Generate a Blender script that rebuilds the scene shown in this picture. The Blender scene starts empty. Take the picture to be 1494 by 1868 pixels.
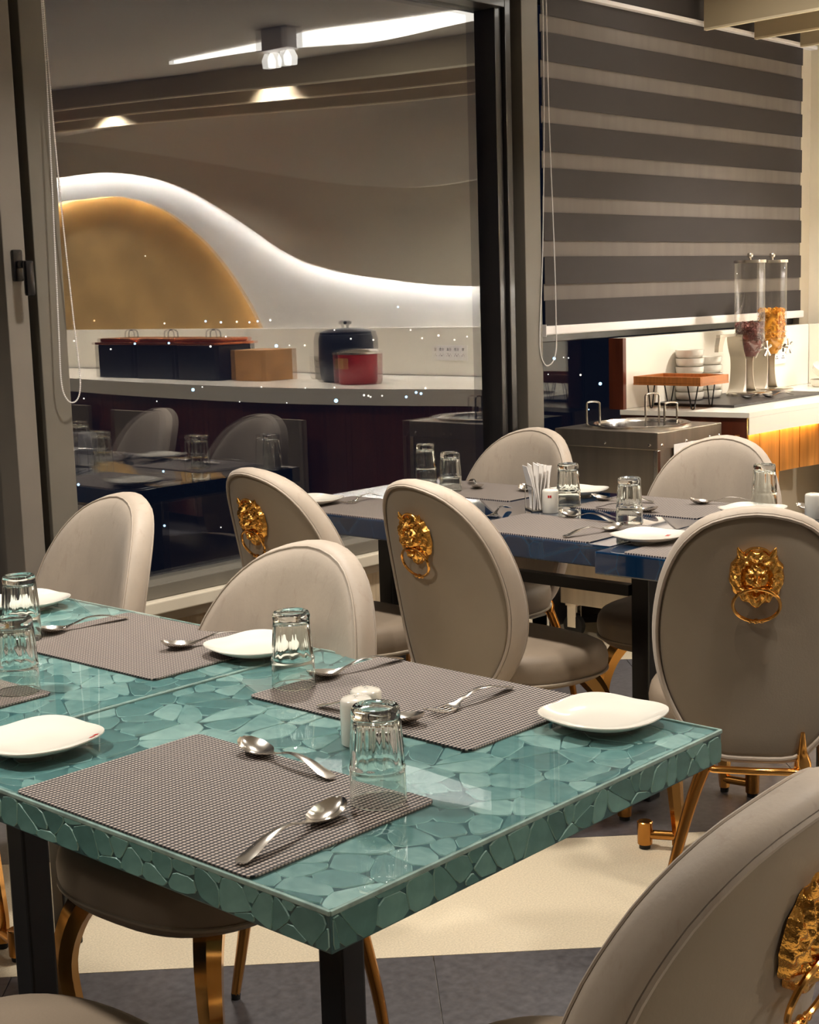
import bpy, bmesh, math, random
from mathutils import Vector, Matrix
from math import sin, cos, pi, sqrt, radians, exp

S = bpy.context.scene
COL = S.collection
random.seed(7)

# ------------------------------------------------------------------ camera
F_PX, PITCH, ROLL, YAW = 2652.0, radians(8.595), radians(1.737), radians(42.473)
CAM = Vector((0, 0, 1.38))
fw = Vector((cos(YAW) * cos(PITCH), sin(YAW) * cos(PITCH), -sin(PITCH)))
r0 = Vector((sin(YAW), -cos(YAW), 0))
d0 = fw.cross(r0)
rt = cos(ROLL) * r0 + sin(ROLL) * d0
dn = -sin(ROLL) * r0 + cos(ROLL) * d0
cd = bpy.data.cameras.new('camera')
cd.sensor_fit = 'HORIZONTAL'
cd.sensor_width = 36.0
cd.lens = F_PX / 1494.0 * 36.0
cd.clip_start, cd.clip_end = 0.02, 300
co = bpy.data.objects.new('camera', cd)
COL.objects.link(co)
mw = Matrix.Identity(4)
for i in range(3):
    mw[i][0], mw[i][1], mw[i][2], mw[i][3] = rt[i], -dn[i], -fw[i], CAM[i]
co.matrix_world = mw
S.camera = co

# ------------------------------------------------------------------ world, exposure
w = bpy.data.worlds.new('night')
S.world = w
w.use_nodes = True
w.node_tree.nodes['Background'].inputs[0].default_value = (0.004, 0.006, 0.014, 1)
w.node_tree.nodes['Background'].inputs[1].default_value = 0.6
S.view_settings.view_transform = 'Standard'
S.view_settings.look = 'None'
S.view_settings.exposure = 0.12
S.view_settings.gamma = 1.0
S.view_settings.use_curve_mapping = False
try:
    S.cycles.max_bounces = 14
    S.cycles.diffuse_bounces = 4
    S.cycles.glossy_bounces = 5
    S.cycles.transmission_bounces = 12
    S.cycles.transparent_max_bounces = 16
    S.cycles.sample_clamp_indirect = 60.0
    S.cycles.blur_glossy = 0.3
except Exception:
    pass
LAMP_W = 25.0                  # each recessed ceiling lamp
LAMP_COL = (1.0, 0.94, 0.86)
CEIL = 2.62


# ------------------------------------------------------------------ materials
def srgb(r, g, b):
    f = lambda c: (c / 255 / 12.92) if c <= 10 else ((c / 255 + 0.055) / 1.055) ** 2.4
    return (f(r), f(g), f(b), 1)


def new_mat(name):
    m = bpy.data.materials.new(name)
    m.use_nodes = True
    return m, m.node_tree.nodes, m.node_tree.links, m.node_tree.nodes['Principled BSDF']


def pmat(name, col, rough=0.5, metal=0.0, var=0.0, scale=8.0, bump=0.0, bscale=60.0, coat=0.0, spec=0.5, stretch=None, sheen=0.0):
    m, N, L, B = new_mat(name)
    B.inputs['Roughness'].default_value = rough
    B.inputs['Metallic'].default_value = metal
    B.inputs['Coat Weight'].default_value = coat
    B.inputs['Coat Roughness'].default_value = 0.05
    B.inputs['Specular IOR Level'].default_value = spec
    if sheen:
        B.inputs['Sheen Weight'].default_value = sheen
    B.inputs['Base Color'].default_value = col
    tc = mp = None
    if var or bump:
        tc = N.new('ShaderNodeTexCoord')
        mp = N.new('ShaderNodeMapping')
        L.new(tc.outputs['Object'], mp.inputs['Vector'])
        if stretch:
            mp.inputs['Scale'].default_value = stretch
    if var:
        nz = N.new('ShaderNodeTexNoise')
        nz.inputs['Scale'].default_value = scale
        nz.inputs['Detail'].default_value = 5
        L.new(mp.outputs[0], nz.inputs['Vector'])
        cr = N.new('ShaderNodeValToRGB')
        cr.color_ramp.elements[0].position = 0.3
        cr.color_ramp.elements[1].position = 0.7
        cr.color_ramp.elements[0].color = tuple(c * (1 - var) for c in col[:3]) + (1,)
        cr.color_ramp.elements[1].color = tuple(min(1, c * (1 + var * 0.6)) for c in col[:3]) + (1,)
        L.new(nz.outputs['Fac'], cr.inputs[0])
        L.new(cr.outputs[0], B.inputs['Base Color'])
    if bump:
        nb = N.new('ShaderNodeTexNoise')
        nb.inputs['Scale'].default_value = bscale
        nb.inputs['Detail'].default_value = 3
        L.new(mp.outputs[0], nb.inputs['Vector'])
        bp = N.new('ShaderNodeBump')
        bp.inputs['Strength'].default_value = bump
        bp.inputs['Distance'].default_value = 0.002
        L.new(nb.outputs['Fac'], bp.inputs['Height'])
        L.new(bp.outputs[0], B.inputs['Normal'])
    return m


def emat(name, col, strength):
    m, N, L, B = new_mat(name)
    B.inputs['Base Color'].default_value = (0, 0, 0, 1)
    B.inputs['Emission Color'].default_value = col
    B.inputs['Emission Strength'].default_value = strength
    return m


def thin_glass(name, ior, tint=(1, 1, 1, 1), rough=0.0):
    """clear sheet: transparent plus mirror reflection weighted by Fresnel"""
    m = bpy.data.materials.new(name)
    m.use_nodes = True
    N, L = m.node_tree.nodes, m.node_tree.links
    N.clear()
    out = N.new('ShaderNodeOutputMaterial')
    mx = N.new('ShaderNodeMixShader')
    tr = N.new('ShaderNodeBsdfTransparent')
    gl = N.new('ShaderNodeBsdfGlossy')
    fr = N.new('ShaderNodeFresnel')
    fr.inputs['IOR'].default_value = ior
    # the pane faces out on both sides, so use the outside index on back faces too
    geo = N.new('ShaderNodeNewGeometry')
    sw = N.new('ShaderNodeMix')
    sw.data_type = 'FLOAT'
    sw.inputs[2].default_value = ior
    sw.inputs[3].default_value = 1.0 / ior
    L.new(geo.outputs['Backfacing'], sw.inputs[0])
    L.new(sw.outputs[0], fr.inputs['IOR'])
    tr.inputs[0].default_value = tint
    gl.inputs['Color'].default_value = (1, 1, 1, 1)
    gl.inputs['Roughness'].default_value = rough
    L.new(fr.outputs[0], mx.inputs[0])
    L.new(tr.outputs[0], mx.inputs[1])
    L.new(gl.outputs[0], mx.inputs[2])
    L.new(mx.outputs[0], out.inputs[0])
    return m


def mat_solid_glass(name, clear=0.0):
    m = bpy.data.materials.new(name)
    m.use_nodes = True
    N, L = m.node_tree.nodes, m.node_tree.links
    N.clear()
    out = N.new('ShaderNodeOutputMaterial')
    g = N.new('ShaderNodeBsdfGlass')
    g.inputs['IOR'].default_value = 1.48
    g.inputs['Roughness'].default_value = 0.0
    g.inputs['Color'].default_value = (0.985, 1, 0.99, 1)
    t = N.new('ShaderNodeBsdfTransparent')
    mx = N.new('ShaderNodeMixShader')
    mx.inputs[0].default_value = clear
    L.new(g.outputs[0], mx.inputs[1])
    L.new(t.outputs[0], mx.inputs[2])
    L.new(mx.outputs[0], out.inputs[0])
    return m


def mat_weave():
    m, N, L, B = new_mat('woven_vinyl')
    tc = N.new('ShaderNodeTexCoord')
    sp = N.new('ShaderNodeSeparateXYZ')
    L.new(tc.outputs['Object'], sp.inputs[0])

    def wave(sock, pitch):
        a = N.new('ShaderNodeMath'); a.operation = 'MULTIPLY'; a.inputs[1].default_value = 2 * pi / pitch
        L.new(sock, a.inputs[0])
        b = N.new('ShaderNodeMath'); b.operation = 'SINE'; L.new(a.outputs[0], b.inputs[0])
        c = N.new('ShaderNodeMapRange'); c.inputs[1].default_value = -0.5; c.inputs[2].default_value = 0.35
        L.new(b.outputs[0], c.inputs[0])
        return c.outputs[0]
    u = wave(sp.outputs[1], 0.0072)
    v = wave(sp.outputs[0], 0.0056)
    vm = N.new('ShaderNodeMapRange'); vm.inputs[3].default_value = 0.45; vm.inputs[4].default_value = 1.0
    L.new(v, vm.inputs[0])
    mu = N.new('ShaderNodeMath'); mu.operation = 'MULTIPLY'
    L.new(u, mu.inputs[0]); L.new(vm.outputs[0], mu.inputs[1])
    cr = N.new('ShaderNodeValToRGB')
    cr.color_ramp.elements[0].position = 0.28
    cr.color_ramp.elements[1].position = 0.82
    cr.color_ramp.elements[0].color = srgb(26, 20, 22)
    cr.color_ramp.elements[1].color = srgb(176, 161, 149)
    L.new(mu.outputs[0], cr.inputs[0])
    L.new(cr.outputs[0], B.inputs['Base Color'])
    B.inputs['Roughness'].default_value = 0.6
    bp = N.new('ShaderNodeBump'); bp.inputs['Strength'].default_value = 0.5; bp.inputs['Distance'].default_value = 0.0008
    L.new(mu.outputs[0], bp.inputs['Height']); L.new(bp.outputs[0], B.inputs['Normal'])
    return m


def mat_stone(name, dark, mid, light):
    """stone slices: colour differs from piece to piece (object random) with cloudy veins"""
    m, N, L, B = new_mat(name)
    oi = N.new('ShaderNodeObjectInfo')
    tc = N.new('ShaderNodeTexCoord')
    nz = N.new('ShaderNodeTexNoise'); nz.inputs['Scale'].default_value = 22; nz.inputs['Detail'].default_value = 6
    nz.inputs['Distortion'].default_value = 0.8
    L.new(tc.outputs['Object'], nz.inputs['Vector'])
    a = N.new('ShaderNodeMath'); a.operation = 'MULTIPLY_ADD'; a.inputs[1].default_value = 0.42; a.inputs[2].default_value = 0.0
    L.new(oi.outputs['Random'], a.inputs[0])
    b = N.new('ShaderNodeMath'); b.operation = 'MULTIPLY_ADD'; b.inputs[1].default_value = 0.62
    L.new(nz.outputs['Fac'], b.inputs[0]); L.new(a.outputs[0], b.inputs[2])
    cr = N.new('ShaderNodeValToRGB')
    cr.color_ramp.elements[0].position = 0.18; cr.color_ramp.elements[0].color = dark
    cr.color_ramp.elements[1].position = 0.85; cr.color_ramp.elements[1].color = light
    e = cr.color_ramp.elements.new(0.5); e.color = mid
    L.new(b.outputs[0], cr.inputs[0]); L.new(cr.outputs[0], B.inputs['Base Color'])
    B.inputs['Roughness'].default_value = 0.35
    return m


def mat_voronoi_stone(name, dark, light, seam, scale):
    m, N, L, B = new_mat(name)
    tc = N.new('ShaderNodeTexCoord')
    vo = N.new('ShaderNodeTexVoronoi'); vo.inputs['Scale'].default_value = scale
    ve = N.new('ShaderNodeTexVoronoi'); ve.feature = 'DISTANCE_TO_EDGE'; ve.inputs['Scale'].default_value = scale
    L.new(tc.outputs['Object'], vo.inputs['Vector']); L.new(tc.outputs['Object'], ve.inputs['Vector'])
    bw = N.new('ShaderNodeRGBToBW'); L.new(vo.outputs['Color'], bw.inputs[0])
    cr = N.new('ShaderNodeValToRGB'); cr.color_ramp.elements[0].color = dark; cr.color_ramp.elements[1].color = light
    L.new(bw.outputs[0], cr.inputs[0])
    er = N.new('ShaderNodeMapRange'); er.inputs[1].default_value = 0.0; er.inputs[2].default_value = 0.05
    L.new(ve.outputs['Distance'], er.inputs[0])
    mx = N.new('ShaderNodeMix'); mx.data_type = 'RGBA'
    L.new(er.outputs[0], mx.inputs[0]); mx.inputs[6].default_value = seam
    L.new(cr.outputs[0], mx.inputs[7])
    L.new(mx.outputs[2], B.inputs['Base Color'])
    B.inputs['Roughness'].default_value = 0.06
    B.inputs['Coat Weight'].default_value = 1.0
    B.inputs['Coat Roughness'].default_value = 0.02
    return m


def mat_floor():
    """large diagonal bands of cream and charcoal stone"""
    m, N, L, B = new_mat('floor_stone')
    return m


M = {}
M['fabric'] = pmat('seat_leather', srgb(177, 162, 145), 0.55, var=0.16, scale=7, bump=0.12, bscale=220, stretch=(1, 1, 0.35), spec=0.35, sheen=0.15)
def add_streaks(m, col):
    """worn brownish streaks running down the leather"""
    N, L, B = m.node_tree.nodes, m.node_tree.links, m.node_tree.nodes['Principled BSDF']
    src = B.inputs['Base Color'].links[0].from_socket
    tc = N.new('ShaderNodeTexCoord')
    mp = N.new('ShaderNodeMapping')
    mp.inputs['Scale'].default_value = (20, 20, 2.2)
    L.new(tc.outputs['Object'], mp.inputs['Vector'])
    oi = N.new('ShaderNodeObjectInfo')
    L.new(oi.outputs['Random'], mp.inputs['Location'])
    nz = N.new('ShaderNodeTexNoise')
    nz.inputs['Scale'].default_value = 2.0
    nz.inputs['Detail'].default_value = 7
    nz.inputs['Roughness'].default_value = 0.7
    L.new(mp.outputs[0], nz.inputs['Vector'])
    mr = N.new('ShaderNodeMapRange')
    mr.inputs[1].default_value, mr.inputs[2].default_value = 0.56, 0.78
    mr.inputs[4].default_value = 0.55
    L.new(nz.outputs['Fac'], mr.inputs[0])
    mx = N.new('ShaderNodeMix')
    mx.data_type = 'RGBA'
    L.new(mr.outputs[0], mx.inputs[0])
    L.new(src, mx.inputs[6])
    mx.inputs[7].default_value = col
    L.new(mx.outputs[2], B.inputs['Base Color'])


add_streaks(M['fabric'], srgb(140, 116, 96))
M['seat'] = pmat('seat_cushion_leather', srgb(138, 122, 104), 0.55, var=0.12, scale=6, bump=0.12, bscale=220, spec=0.4)
M['fabric_back'] = pmat('back_leather', srgb(152, 138, 119), 0.6, var=0.10, scale=5, bump=0.12, bscale=220, spec=0.35, sheen=0.1)
M['gold'] = pmat('polished_brass', srgb(240, 178, 96), 0.14, 1.0)
M['gold_lion'] = pmat('cast_brass', srgb(242, 182, 92), 0.15, 1.0, bump=0.4, bscale=300)
M['bronze'] = pmat('dull_brass', srgb(190, 134, 68), 0.26, 1.0)
M['blacksteel'] = pmat('black_steel', srgb(12, 11, 12), 0.35)
M['rubber'] = pmat('black_rubber', srgb(18, 17, 16), 0.7)
M['porcelain'] = pmat('white_porcelain', srgb(224, 218, 205), 0.12, coat=0.5)
M['red'] = pmat('red_print', srgb(178, 34, 28), 0.4)
M['steel'] = pmat('cutlery_steel', srgb(225, 219, 210), 0.2, 1.0)
M['brushed'] = pmat('brushed_steel', srgb(178, 170, 158), 0.36, 1.0, var=0.12, scale=30, stretch=(1, 1, 0.06))
M['weave'] = mat_weave()
M['glass'] = mat_solid_glass('tumbler_glass')
M['pane'] = thin_glass('window_pane', 1.95, (0.97, 0.975, 0.98, 1))
M['acrylic'] = thin_glass('clear_acrylic', 1.65, (0.93, 0.92, 0.90, 1), 0.06)
M['resin'] = thin_glass('clear_resin', 1.5, (0.98, 1, 0.995, 1), 0.0)
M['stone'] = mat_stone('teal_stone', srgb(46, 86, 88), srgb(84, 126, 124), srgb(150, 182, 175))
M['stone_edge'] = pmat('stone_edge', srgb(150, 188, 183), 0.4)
M['stone_side'] = mat_stone('teal_stone_side', srgb(46, 86, 82), srgb(72, 116, 111), srgb(108, 152, 144))  # side copy of the stone, tone raised in place of light on the edges
M['side_edge'] = pmat('side_stone_edge', srgb(158, 192, 182), 0.4)
M['grout'] = pmat('teal_bed', srgb(44, 84, 87), 0.3, var=0.35, scale=30)
M['rim'] = pmat('resin_rim', srgb(138, 162, 154), 0.25, var=0.3, scale=40)
M['bluestone'] = mat_voronoi_stone('blue_stone', srgb(6, 22, 42), srgb(10, 42, 72), srgb(15, 50, 76), 13)
M['sash'] = pmat('olive_aluminium', srgb(112, 106, 95), 0.45, var=0.05)
M['sash_grey'] = pmat('grey_aluminium', srgb(122, 114, 104), 0.45, var=0.05)
M['gasket'] = pmat('black_gasket', srgb(14, 12, 13), 0.4)
M['darkframe'] = pmat('dark_profile', srgb(44, 42, 42), 0.3, coat=0.3)
M['sill'] = pmat('cream_sill', srgb(222, 210, 188), 0.3)
M['wallpaper'] = pmat('wallpaper', srgb(188, 168, 138), 0.8, var=0.22, scale=60, stretch=(1, 1, 0.1))
M['wall'] = pmat('painted_wall', srgb(232, 222, 203), 0.7)
M['plainwall'] = pmat('side_wall', srgb(150, 138, 120), 0.8)
M['reveal'] = pmat('beige_reveal', srgb(186, 174, 152), 0.6)
M['panel_beige'] = pmat('beige_wall_panel', srgb(206, 196, 176), 0.65)
M['panel_upper'] = pmat('upper_wall_panel', srgb(226, 218, 202), 0.65)
M['panel_white'] = pmat('white_wall_panel', srgb(228, 222, 212), 0.6)
M['panel_gold'] = pmat('gold_wall_panel', srgb(180, 146, 92), 0.5, var=0.25, scale=2.5)
M['ceiling'] = pmat('ceiling_paint', srgb(206, 198, 186), 0.8)
M['fin'] = pmat('fin_paint', srgb(176, 160, 130), 0.6)
M['fin_light'] = pmat('fin_edge', srgb(226, 212, 182), 0.5)
M['solid_surface'] = pmat('white_counter', srgb(240, 233, 218), 0.16)
M['darkwood'] = pmat('mahogany', srgb(92, 42, 24), 0.35, var=0.35, scale=5, stretch=(6, 6, 0.6), coat=0.2)
M['wood'] = pmat('led_lit_wood', srgb(196, 132, 64), 0.5, var=0.3, scale=6, stretch=(8, 8, 0.5))  # yellow copy of the counter wood, LED glow put into its colour
M['traywood'] = pmat('tray_wood', srgb(172, 104, 50), 0.4, var=0.25, scale=9, stretch=(1, 8, 1))
M['band'] = pmat('blind_band', srgb(50, 44, 42), 0.75, var=0.06, scale=3)
M['sheer'] = pmat('blind_sheer', srgb(110, 102, 95), 0.8, var=0.10, scale=10, stretch=(1.6, 1, 0.12))
M['white_plastic'] = pmat('white_plastic', srgb(232, 226, 222), 0.3)
M['paper'] = pmat('white_paper', srgb(235, 230, 224), 0.6)
M['black_plastic'] = pmat('black_plastic', srgb(22, 20, 21), 0.25)
M['slab'] = pmat('black_slate', srgb(44, 40, 40), 0.4)
M['cereal_y'] = pmat('corn_flakes', srgb(226, 158, 34), 0.6, var=0.4, scale=25)
M['cereal_b'] = pmat('choco_flakes', srgb(126, 74, 66), 0.6, var=0.4, scale=25)
M['satin'] = pmat('satin_steel', srgb(196, 186, 168), 0.45, 0.6)
M['pane_low'] = thin_glass('lower_pane', 1.3, (0.97, 0.975, 0.98, 1))
M['copper'] = pmat('copper', srgb(205, 124, 84), 0.25, 1.0)
M['kettle'] = pmat('kettle_black', srgb(24, 26, 38), 0.35)
M['redpot'] = pmat('red_enamel', srgb(150, 24, 26), 0.3)
M['board'] = pmat('board_wood', srgb(176, 128, 76), 0.5, var=0.2, scale=9)
M['led_white'] = emat('led_white', (0.92, 0.95, 1.0, 1), 160.0)
M['led_warm'] = emat('led_warm', (1.0, 0.74, 0.40, 1), 120.0)
M['led_under'] = emat('led_under', (1.0, 0.66, 0.22, 1), 30.0)
M['lightpanel'] = emat('light_panel', (1.0, 0.95, 0.86, 1), 6.0)
M['lamp_lens'] = emat('lamp_lens', LAMP_COL + (1,), 14.0)


# ------------------------------------------------------------------ mesh helpers
class MB:
    def __init__(s):
        s.v, s.f, s.mi = [], [], []

    def add(s, verts, faces, mi=0):
        o = len(s.v)
        s.v += [tuple(p) for p in verts]
        s.f += [tuple(i + o for i in f) for f in faces]
        s.mi += [mi] * len(faces)
        return s

    def box(s, x0, x1, y0, y1, z0, z1, mi=0, ch=0.0):
        if ch <= 0:
            v = [(x, y, z) for z in (z0, z1) for y in (y0, y1) for x in (x0, x1)]
            f = [(0, 2, 3, 1), (4, 5, 7, 6), (0, 1, 5, 4), (2, 6, 7, 3), (0, 4, 6, 2), (1, 3, 7, 5)]
            return s.add(v, f, mi)
        # chamfered box through bmesh
        bm = bmesh.new()
        bmesh.ops.create_cube(bm, size=1)
        for q in bm.verts:
            q.co = Vector(((x0 + x1) / 2 + q.co.x * (x1 - x0), (y0 + y1) / 2 + q.co.y * (y1 - y0), (z0 + z1) / 2 + q.co.z * (z1 - z0)))
        bmesh.ops.bevel(bm, geom=list(bm.edges), offset=ch, segments=2, affect='EDGES', profile=0.6)
        bm.verts.index_update()
        s.add([tuple(q.co) for q in bm.verts], [tuple(q.index for q in f.verts) for f in bm.faces], mi)
        bm.free()
        return s

    def tube(s, pts, rad, n=10, closed=False, mi=0, caps=True, flat=1.0, up=None):
        """sweep a circle along points; rad is a number or a list"""
        P = [Vector(p) for p in pts]
        k = len(P)
        R = rad if isinstance(rad, (list, tuple)) else [rad] * k
        T = []
        for i in range(k):
            a = P[(i - 1) % k] if closed or i > 0 else P[i]
            b = P[(i + 1) % k] if closed or i < k - 1 else P[i]
            d = (b - a)
            T.append(d.normalized() if d.length > 1e-9 else Vector((0, 0, 1)))
        u = Vector(up) if up else (Vector((0, 0, 1)) if abs(T[0].z) < 0.9 else Vector((1, 0, 0)))
        u = (u - T[0] * u.dot(T[0])).normalized()
        vs = []
        for i in range(k):
            u = (u - T[i] * u.dot(T[i])).normalized()
            b = T[i].cross(u)
            for j in range(n):
                a = 2 * pi * j / n
                vs.append(P[i] + (u * cos(a) * flat + b * sin(a)) * R[i])
        fs = []
        m = k if closed else k - 1
        for i in range(m):
            for j in range(n):
                a, b2 = i * n + j, i * n + (j + 1) % n
                c, d = ((i + 1) % k) * n + (j + 1) % n, ((i + 1) % k) * n + j
                fs.append((a, b2, c, d))
        if caps and not closed:
            fs.append(tuple(range(n - 1, -1, -1)))
            fs.append(tuple((k - 1) * n + j for j in range(n)))
        return s.add(vs, fs, mi)

    def lathe(s, prof, n=32, c=(0, 0, 0), mi=0, flute=None):
        """prof: list of (r, z); r==0 ends become poles"""
        vs, fs, rows = [], [], []
        for (r, z) in prof:
            if r < 1e-6:
                rows.append([len(vs)])
                vs.append((c[0], c[1], c[2] + z))
            else:
                row = []
                for j in range(n):
                    a = 2 * pi * j / n
                    rr = r * (flute(a, z) if flute else 1)
                    row.append(len(vs))
                    vs.append((c[0] + rr * cos(a), c[1] + rr * sin(a), c[2] + z))
                rows.append(row)
        for p, q in zip(rows[:-1], rows[1:]):
            for j in range(n):
                k = (j + 1) % n
                if len(p) == 1 and len(q) == 1:
                    continue
                if len(p) == 1:
                    fs.append((p[0], q[k], q[j]))
                elif len(q) == 1:
                    fs.append((p[j], p[k], q[0]))
                else:
                    fs.append((p[j], p[k], q[k], q[j]))
        return s.add(vs, fs, mi)

    def prism(s, poly, z0, z1, mi=0):
        n = len(poly)
        v = [(x, y, z0) for x, y in poly] + [(x, y, z1) for x, y in poly]
        f = [tuple(range(n - 1, -1, -1)), tuple(range(n, 2 * n))]
        f += [(i, (i + 1) % n, (i + 1) % n + n, i + n) for i in range(n)]
        return s.add(v, f, mi)

    def xform(s, mat):
        s.v = [tuple(mat @ Vector(p)) for p in s.v]
        return s

    def mesh(s, name, mats, smooth=False, fix=True):
        me = bpy.data.meshes.new(name)
        me.from_pydata(s.v, [], s.f)
        for m in (mats if isinstance(mats, (list, tuple)) else [mats]):
            me.materials.append(m)
        me.polygons.foreach_set('material_index', s.mi)
        if fix:
            bm = bmesh.new()
            bm.from_mesh(me)
            bmesh.ops.recalc_face_normals(bm, faces=bm.faces)
            bm.to_mesh(me)
            bm.free()
        if smooth:
            me.polygons.foreach_set('use_smooth', [True] * len(me.polygons))
            try:
                me.set_sharp_from_angle(angle=radians(smooth if smooth is not True else 40))
            except Exception:
                pass
        me.update()
        return me

    def build(s, name, mats, parent=None, smooth=False, loc=None, rz=0.0, fix=True):
        o = bpy.data.objects.new(name, s.mesh(name, mats, smooth, fix))
        COL.objects.link(o)
        if parent:
            o.parent = parent
        if loc:
            o.location = loc
        if rz:
            o.rotation_euler = (0, 0, rz)
        return o


def link_mesh(name, me, parent=None, loc=None, rot=None):
    o = bpy.data.objects.new(name, me)
    COL.objects.link(o)
    if parent:
        o.parent = parent
    if loc:
        o.location = loc
    if rot:
        o.rotation_euler = rot
    return o


def empty(name, loc=(0, 0, 0), rz=0.0):
    o = bpy.data.objects.new(name, None)
    o.empty_display_size = 0.05
    COL.objects.link(o)
    o.location = loc
    o.rotation_euler = (0, 0, rz)
    return o


def tag(o, label=None, cat=None, group=None, kind=None):
    if label:
        o['label'] = label
    if cat:
        o['category'] = cat
    if group:
        o['group'] = group
    if kind:
        o['kind'] = kind
    return o


def struct(o):
    o['kind'] = 'structure'
    return o


def copy_tree(o, parent=None):
    kids = list(o.children)
    c = o.copy()
    COL.objects.link(c)
    c.parent = parent
    for ch in kids:
        copy_tree(ch, c)
    return c


def catmull(P, n, closed=True):
    out = []
    k = len(P)
    seg = k if closed else k - 1
    for i in range(seg):
        if closed:
            p0, p1, p2, p3 = P[(i - 1) % k], P[i], P[(i + 1) % k], P[(i + 2) % k]
        else:
            p0, p1, p2, p3 = P[max(i - 1, 0)], P[i], P[i + 1], P[min(i + 2, k - 1)]
        for j in range(n):
            t = j / n
            out.append(tuple(0.5 * (2 * b + (c - a) * t + (2 * a - 5 * b + 4 * c - d) * t * t + (3 * b - a - 3 * c + d) * t ** 3)
                             for a, b, c, d in zip(p0, p1, p2, p3)))
    if not closed:
        out.append(tuple(P[-1]))
    return out


# ================================================================== ROOM
X_BACK, Y_WIN, X_LEFT, Y_SIDE = 6.86, 3.5, -2.6, -4.2
Y_GLASS = 3.55


def voronoi_cells(x0, x1, y0, y1, nx, ny, jit, rng):
    """jittered-grid Voronoi polygons clipped to the rectangle"""
    dx, dy = (x1 - x0) / nx, (y1 - y0) / ny
    S_ = {}
    for i in range(-1, nx + 1):
        for j in range(-1, ny + 1):
            S_[i, j] = (x0 + (i + 0.5 + rng.uniform(-jit, jit) + 0.25 * (j % 2)) * dx, y0 + (j + 0.5 + rng.uniform(-jit, jit)) * dy)
    cells = []
    for (i, j), p in S_.items():
        poly = [(x0, y0), (x1, y0), (x1, y1), (x0, y1)]
        for a in range(-2, 3):
            for b in range(-2, 3):
                q = S_.get((i + a, j + b))
                if q is None or (a == 0 and b == 0) or not poly:
                    continue
                mx, my = (p[0] + q[0]) / 2, (p[1] + q[1]) / 2
                nx_, ny_ = q[0] - p[0], q[1] - p[1]
                new = []
                for k in range(len(poly)):
                    A, B = poly[k], poly[(k + 1) % len(poly)]
                    da = (A[0] - mx) * nx_ + (A[1] - my) * ny_
                    db = (B[0] - mx) * nx_ + (B[1] - my) * ny_
                    if da <= 0:
                        new.append(A)
                    if (da < 0 < db) or (db < 0 < da):
                        t = da / (da - db)
                        new.append((A[0] + t * (B[0] - A[0]), A[1] + t * (B[1] - A[1])))
                poly = new
        if len(poly) >= 3:
            ar = abs(sum(poly[k][0] * poly[(k + 1) % len(poly)][1] - poly[(k + 1) % len(poly)][0] * poly[k][1] for k in range(len(poly)))) / 2
            if ar > 0.12 * dx * dy:
                cells.append(poly)
    return cells


def shrink_round(poly, gap, it=1):
    cx = sum(p[0] for p in poly) / len(poly)
    cy = sum(p[1] for p in poly) / len(poly)
    out = []
    for x, y in poly:
        d = sqrt((x - cx) ** 2 + (y - cy) ** 2) + 1e-9
        k = max(0.3, (d - gap) / d)
        out.append((cx + (x - cx) * k, cy + (y - cy) * k))
    for _ in range(it):
        n = len(out)
        new = []
        for i in range(n):
            a, b = out[i], out[(i + 1) % n]
            new.append((a[0] * 0.8 + b[0] * 0.2, a[1] * 0.8 + b[1] * 0.2))
            new.append((a[0] * 0.2 + b[0] * 0.8, a[1] * 0.2 + b[1] * 0.8))
        out = new
    return out, (cx, cy)


def wobble(q, c, rng):
    """irregular, slightly wavy outline for a broken stone slice"""
    a1, a2, p1, p2 = rng.uniform(0.02, 0.07), rng.uniform(0.01, 0.035), rng.uniform(0, 6.28), rng.uniform(0, 6.28)
    out = []
    for x, y in q:
        t = math.atan2(y - c[1], x - c[0])
        k = 1 + a1 * sin(3 * t + p1) + a2 * sin(7 * t + p2)
        out.append((c[0] + (x - c[0]) * k, c[1] + (y - c[1]) * k))
    return out


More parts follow.
